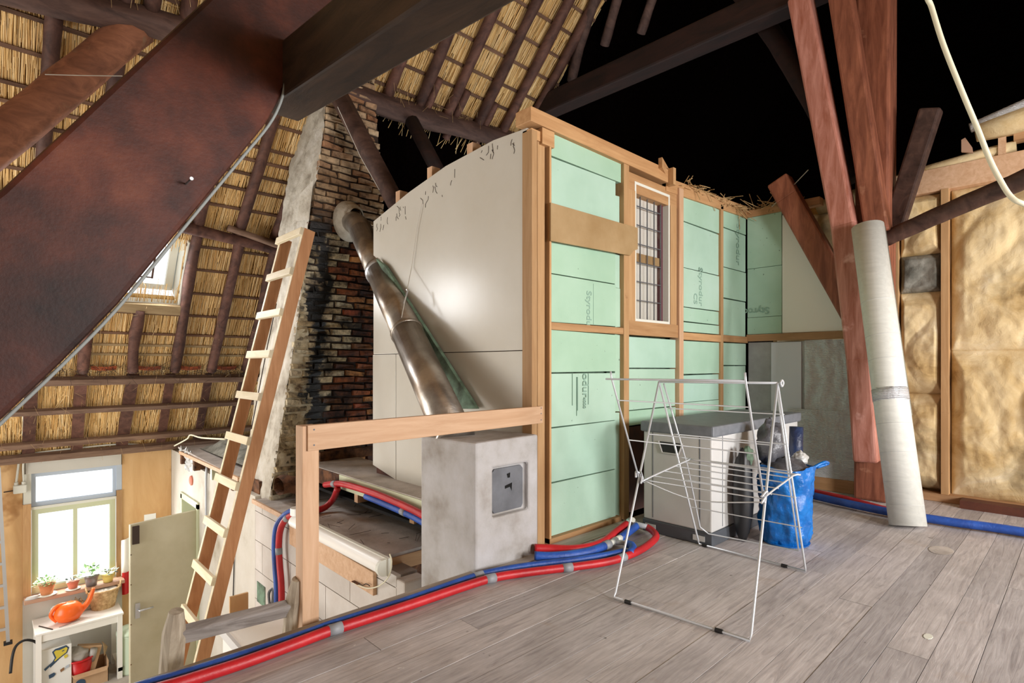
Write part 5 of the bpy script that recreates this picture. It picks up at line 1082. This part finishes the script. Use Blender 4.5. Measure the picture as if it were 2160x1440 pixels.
bk = thing('wicker_basket', 'woven wicker basket with handles on the white table', 'basket', (.85, 7.7, tz))
bx, by = Vector((0.933, 7.736, -1.77))[:2]; by += .04
def bask(u, v):
    a = 2 * math.pi * u; r = .105 + .045 * v + .004 * math.sin(u * 2 * math.pi * 22 + (math.pi if int(v * 14) % 2 else 0))
    return (bx + r * math.cos(a), by + r * .8 * math.sin(a), tz + .21 * v)
part('woven_side', MB().grid(bask, 88, 14), 'wicker', bk, True); part('bottom', MB().lathe([(.105, 0), (.105, .01)], (bx, by, tz), 20, 1, .8), 'wicker', bk)
part('rim', MB().tube([(bx + .153 * math.cos(t * .3142), by + .123 * math.sin(t * .3142), tz + .212) for t in range(21)], .011, 8), 'wicker', bk, True)
for s_ in (-1, 1): part('handle', MB().tube(spline([(bx + s_ * .15, by - .05, tz + .21), (bx + s_ * .16, by - .02, tz + .26), (bx + s_ * .16, by + .02, tz + .26), (bx + s_ * .15, by + .05, tz + .21)], 4), .009, 8), 'wicker', bk, True)
part('cloth_inside', MB().grid(lambda u, v: (bx + .13 * v * math.cos(6.283 * u), by + .10 * v * math.sin(6.283 * u), tz + .20 + .025 * mnoise.noise(Vector((u * 5, v * 6, 2)))), 24, 6), 'tablew', bk, True)

def plant(name, px, r, h, m, label, leaves, spread, lh, leafm='leaf', saucer=True, lsize=.03, y=7.86):
    t = thing(name, label, 'potted plant', (px, y, -1.512), 'potted plants on the window sill')
    z0 = -1.512
    if saucer: part('saucer', MB().lathe([(r * .9, 0), (r * 1.25, .012), (r * 1.2, .014)], (px, y - .01, z0), 18), 'frame_w', t, True); z0 += .012
    part('pot', MB().lathe([(r * .72, 0), (r * .86, h * .5), (r, h * .85), (r * 1.08, h * .86), (r * 1.08, h)], (px, y, z0), 20), m, t, True)
    part('soil', MB().lathe([(r * .98, 0), (r * .98, .004)], (px, y, z0 + h - .006), 16), 'twig', t)
    rr3 = random.Random(name + str(px)); mb = MB()
    for i in range(leaves):
        a = rr3.uniform(0, 6.283); q = r * spread * rr3.random() ** .5; zz = rr3.uniform(.0, lh) * (1 - .4 * q / (r * spread))
        c = Vector((px + q * math.cos(a), y + q * math.sin(a), z0 + h + zz - (.3 * h if q > r * 1.05 else 0) * rr3.random())); d_ = Vector((math.cos(a) + rr3.gauss(0, .4), math.sin(a) + rr3.gauss(0, .4), rr3.uniform(-.2, .9))).normalized(); s_ = d_.cross(Vector((0, 0, 1))).normalized() * lsize * .4; l = d_ * lsize * rr3.uniform(.7, 1.3)
        mb.add([c, c + l * .5 + s_, c + l, c + l * .5 - s_], [(0, 1, 2, 3)])
    stuff(part('foliage', mb, leafm, t))
    st = MB()
    for i in range(5): a = i * 1.256; st.tube([(px, y, z0 + h - .01), (px + r * .5 * math.cos(a), y + r * .5 * math.sin(a), z0 + h + lh * .7)], .003, 5)
    part('stem', st, leafm, t); return t
plant('trailing_plant', 0.445, .072, .125, 'terra', 'trailing leafy plant in an orange terracotta pot on the left of the sill', 170, 1.45, .06, 'leaf', True, .03)
plant('small_succulent', 0.668, .056, .085, 'terra2', 'small succulent in a red clay bowl on a white saucer', 16, .9, .05, 'leafd', True, .04)
plant('leafy_plant', 0.834, .07, .125, 'silverpot', 'broad-leaved plant in a silver grey pot on the sill', 60, 1.5, .10, 'leaf', False, .05)
plant('dark_succulent', 0.988, .062, .095, 'yellowpot', 'dark succulent in a yellow ochre pot at the right of the sill', 22, 1.0, .05, 'leafd', False, .045)
sh = MB().lathe([(.06, 0), (.045, .025), (.0, .03)], (0.33, 7.84, -1.513), 14, 1.2, .6).build('shell_dish', 'boxw', None, True); tag(sh, 'small pale oval dish at the left end of the window sill', 'dish')
tt = thing('table_plant', 'white pot with dry brown plant behind the orange watering can', 'potted plant', Vector((0.688, 7.8, tz)))
px_ = 0.688; part('pot', MB().lathe([(.05, 0), (.06, .05), (.075, .11), (.08, .115)], (px_, 7.8, tz), 18), 'tablew', tt, True)
st = straw(40, lambda r: ((px_ + r.gauss(0, .03), 7.8 + r.gauss(0, .03), tz + .10), (r.gauss(0, .6), r.gauss(0, .6), 1)), random.Random(8), .03, .07, .006); stuff(part('dry_leaves', st, 'straw', tt))
lump('tissue_bundle', Vector((0.52, 7.851, -1.77)) + Vector((0, .03, .055)), (.05, .05, .055), 'tablew', 'crumpled white bundle behind the orange watering can', 'bundle', 3)
sa = MB().lathe([(.05, 0), (.08, .01), (.075, .012)], Vector((0.789, 7.889, -1.77)), 20).build('saucer', 'tablew', None, True); tag(sa, 'white saucer on the table between can and basket', 'saucer')
pn = MB().bar((0.369, 7.676, -1.765), (0.469, 7.481, -1.765), .008, .008).build('pencil', 'twig'); tag(pn, 'thin dark pencil lying on the white table', 'pencil')
to = MB().bar(Vector((0.523, 7.489, -1.766)), Vector((0.699, 7.56, -1.766)), .018, .008).build('trowel', 'alu'); tag(to, 'thin silver trowel lying before the watering can', 'trowel')
rg = thing('apron', 'red and white cloth hanging from the wall beside the window', 'cloth', (1.25, 7.9, -1.75))
ax = 1.167
part('cloth', MB().grid(lambda u, v: (ax - .045 + .14 * u, 7.92 - .02 * math.sin(6 * u), -1.50 + .42 * v + .04 * u * v), 12, 12), 'tablew', rg, True)
part('red_cloth', MB().grid(lambda u, v: (ax - .04 + .11 * u, 7.90 - .02 * math.sin(6 * u), -1.72 + .26 * v), 12, 8), 'redp', rg, True)

pb = thing('printed_box', 'white carton with a yellow and blue printed figure under the table', 'carton', (.5, 7.6, -2.5))
bx0, bx1, by0, by1, bz = 0.376, 0.627, 7.52, 7.75, -1.978
part('carton', box((bx0, by0, -2.5), (bx1, by1, bz)), 'paper', pb, bevel=.003)
yq = by0 - .002
def flat(pts, m, o=0): return part('print', MB().prism([0.066 * 0 + 0 + q if False else q for q in pts], (0, .002, 0)), m, pb)
U = lambda u, v: (bx0 + (bx1 - bx0) * u, yq, bz - .5 * v * (bx1 - bx0) * 2.2)
flat([U(.30, .62), U(.45, .40), U(.36, .14), U(.46, .06), U(.82, .02), U(.92, .14), U(.86, .32), U(.62, .46), U(.3, .72)], 'navy')
yq -= .0025
flat([U(.36, .58), U(.50, .40), U(.42, .16), U(.50, .10), U(.80, .06), U(.87, .15), U(.82, .29), U(.58, .43)], 'yel')
yq -= .0025
flat([U(.46, .10), U(.62, .05), U(.82, .03), U(.80, .09), U(.6, .13)], 'navy'); flat([U(.68, .19), U(.76, .17), U(.76, .20), U(.68, .22)], 'navy')
flat([U(.10, .70), U(.42, .48), U(.45, .52), U(.14, .78)], 'navy'); flat([U(.74, .40), U(.84, .36), U(.88, .46), U(.78, .52)], 'yel')
flat([U(.25, .98), U(.42, .93), U(.48, 1.0), U(.42, 1.08), U(.27, 1.12)], 'navy'); flat([U(.62, .90), U(.74, .84), U(.76, .94), U(.64, 1.0)], 'brownp'); flat([U(.80, .82), U(.92, .78), U(.92, .88), U(.80, .92)], 'frame_b')
bu = thing('red_bucket', 'bright red bucket with a grey bag in it under the table', 'bucket', (.75, 7.62, -2.5))
ux = 0.705; uz = -2.198
part('bucket', MB().lathe([(.085, 0), (.12, uz + 2.5)], (ux, 7.62, -2.5), 22), 'redp', bu, True); part('rim', MB().tube([(ux + .123 * math.cos(t * .3142), 7.62 + .123 * math.sin(t * .3142), uz) for t in range(21)], .009, 6), 'redp', bu, True)
gb = lump('grey_bag', (ux - .02, 7.62, uz + .03), (.11, .09, .09), 'greyp', 'crumpled grey bag stuffed in the red bucket', 'bag', 5)
gc = MB().tube([(ux + .10, 7.60, uz - .06), (ux + .12, 7.57, uz + .07)], .034, 14).build('tube_end', 'greyp', None, True); tag(gc, 'grey cardboard tube standing in the red bucket', 'tube')
kx0, kx1, kz = 0.63, 0.947, -2.331
c1 = thing('open_carton', 'open brown cardboard box on the floor under the table', 'carton', ((kx0 + kx1) / 2, 7.6, -2.5))
t_ = .006
part('carton_side', box((kx0, 7.50, -2.5), (kx1, 7.50 + t_, kz)), 'card', c1); part('carton_side', box((kx0, 7.80, -2.5), (kx1, 7.80 + t_, kz + .02)), 'card', c1)
part('carton_side', box((kx0, 7.50, -2.5), (kx0 + t_, 7.80, kz)), 'card', c1); part('carton_side', box((kx1 - t_, 7.50, -2.5), (kx1, 7.80, kz + .06)), 'card', c1)
part('carton_flap', MB().prism([(kx0, 7.50, kz), (kx1, 7.50, kz), (kx1 - .02, 7.44, kz - .02), (kx0 + .02, 7.44, kz - .02)], (0, 0, .005)), 'card', c1)
part('round_sticker', MB().tube([(kx0 + .07, 7.497, kz - .10), (kx0 + .07, 7.4995, kz - .10)], .045, 18), 'navy', c1)
c2 = thing('tall_carton', 'narrow cardboard parcel standing tilted in the open carton', 'carton', ((kx0 + kx1) / 2 + .04, 7.64, -2.3))
q0 = Vector((kx0 + .10, 7.62, -2.35)); q1 = Vector((kx0 + .17, 7.66, -2.104))
part('parcel', MB().bar(q0, q1, .21, .11, (1, 0, -.15)), 'card', c2, bevel=.003); part('paper_label', MB().bar(q0 + (q1 - q0) * .62 + Vector((-.01, -.06, 0)), q0 + (q1 - q0) * .70 + Vector((-.01, -.06, 0)), .06, .004, (1, 0, -.15)), 'paper', c2)
part('flap', MB().prism([q1 + Vector((.11, -.05, -.02)), q1 + Vector((.11, .05, -.02)), q1 + Vector((.16, .03, -.09)), q1 + Vector((.12, -.05, -.15))], (.004, 0, 0)), 'card', c2)
PX = 1.172
bn = thing('pedal_bin', 'pale mint green pedal bin beside the cream door', 'bin', (PX, 7.60, -2.5))
part('bin_body', MB().lathe([(.135, 0), (.14, .02), (.14, .42), (.145, .43)], (PX, 7.60, -2.5), 26), 'mint', bn, True); part('bin_lid', MB().lathe([(.145, 0), (.145, .03), (.12, .06), (.06, .08), (0.001, .085)], (PX, 7.60, -2.07), 26), 'mint', bn, True)
part('pedal', box((PX - .04, 7.44, -2.49), (PX + .02, 7.48, -2.475)), 'steel', bn)

jb = thing('junction_box', 'white electrical junction box with two conduits on the plywood', 'junction box', (0.227, 7.95, -0.33))
p = Vector((0.227, 7.94, -0.333)); part('housing', box(p - Vector((.055, .03, .045)), p + Vector((.055, .03, .045))), 'frame_w', jb, bevel=.008)
for dx in (-.03, .03): part('gland', MB().tube([p + Vector((dx, 0, .045)), p + Vector((dx, 0, .075))], .018, 10), 'frame_w', jb)
part('conduit', MB().tube(spline([p + Vector((-.03, 0, .07)), (0.226, 7.93, 0.031), (0.249, 7.7, 0.329), (0.246, 7.6, 0.46), (0.223, 7.55, 0.524), (0.164, 7.5, 0.53)], 4), .011, 8), 'frame_w', jb, True)
part('conduit', MB().tube(spline([p + Vector((.03, 0, .07)), (0.253, 7.92, -0.073), (0.278, 7.88, 0.031), (0.35, 7.86, 0.051), (0.693, 7.86, 0.066), (1.18, 7.86, 0.066), (1.68, 7.86, -0.042)], 5), .009, 8), 'frame_w', jb, True)
part('cable_stub', MB().tube([p + Vector((-.055, 0, -.01)), p + Vector((-.13, 0, -.015))], .006, 6), 'twig', jb)
vc = thing('vacuum_cleaner', 'black and white canister vacuum cleaner at the bottom left corner', 'vacuum cleaner', (.12, 7.5, -2.5))
part('canister', MB().lathe([(.13, 0), (.16, .06), (.15, .14), (.08, .18), (.001, .19)], Vector((0.179, 8.195, -2.5)) + Vector((0, .1, .02)), 20), 'blackp', vc, True)
q = Vector((0.179, 8.195, -2.5)); part('white_ring', MB().tube([(q.x + .055 * math.cos(t * .524), q.y - .03, q.z + .17 + .055 * math.sin(t * .524)) for t in range(13)], .014, 8), 'frame_w', vc, True)
part('hose', MB().tube(spline([(0.144, 7.55, -2.129), (0.159, 7.6, -1.986), (0.189, 7.65, -1.903), (0.256, 7.68, -1.878), (0.332, 7.7, -1.922), (0.379, 7.72, -1.996)], 5), .013, 8), 'blackp', vc, True)
lump('shoe_heap', Vector((0.325, 8.082, -2.5)) + Vector((0, .05, .04)), (.09, .07, .06), 'blackp', 'small black shoe on the floor beside the printed carton', 'shoe', 9)

cc = thing('cream_cabinet', 'tall cream cabinet against the block wall under the old ladder', 'cabinet', (1.35, 3.3, -2.5))
part('cabinet_body', box((1.15, 2.4, -2.5), (1.58, 4.08, -.79)), 'plaster', cc); part('cabinet_top', box((1.13, 2.38, -.79), (1.60, 4.10, -.76)), 'tablew', cc); part('edge_strip', box((1.115, 2.38, -.815), (1.135, 4.10, -.755)), 'boxw', cc); part('cabinet_door', box((1.138, 2.45, -2.4), (1.15, 3.2, -.85)), 'tablew', cc); part('cabinet_door', box((1.138, 3.25, -2.4), (1.15, 4.04, -.85)), 'tablew', cc)
pp = MB().box((1.30, 4.44, -2.5), (1.43, 4.46, -.74)).build('plywood_offcut', 'ply'); tag(pp, 'upright plywood offcut beside the cream cabinet', 'board')
hk = thing('wire_bundle', 'bundle of grey cable loops hanging on the block wall', 'cable', (1.63, 4.502, -0.857))
for i in range(4): q = Vector((1.63, 4.502, -0.781)); part('cable_loop', MB().tube(spline([q, q + Vector((-.01, .03 + .01 * i, -.06)), q + Vector((-.01, .0, -.14 - .02 * i)), q + Vector((-.01, -.03 - .01 * i, -.06)), q], 5), .005, 6), 'iron' if i % 2 else 'blackp', hk, True)
dc = MB().tube(spline([(1.62, 6.297, -0.055), (1.63, 6.354, -0.237), (1.63, 6.354, -0.584), (1.63, 6.371, -0.785)], 4), .012, 8).build('grey_conduit', 'greypipe', None, True); tag(dc, 'thick grey cable running down the plaster wall beside the doorway', 'cable')
dk = MB().tube([(1.64, 5.479, -0.366), (1.64, 5.479, -0.807), (1.64, 5.52, -1.305)], .005, 6).build('black_cable', 'blackp', None, True); tag(dk, 'thin black cable running down the plaster wall', 'cable')
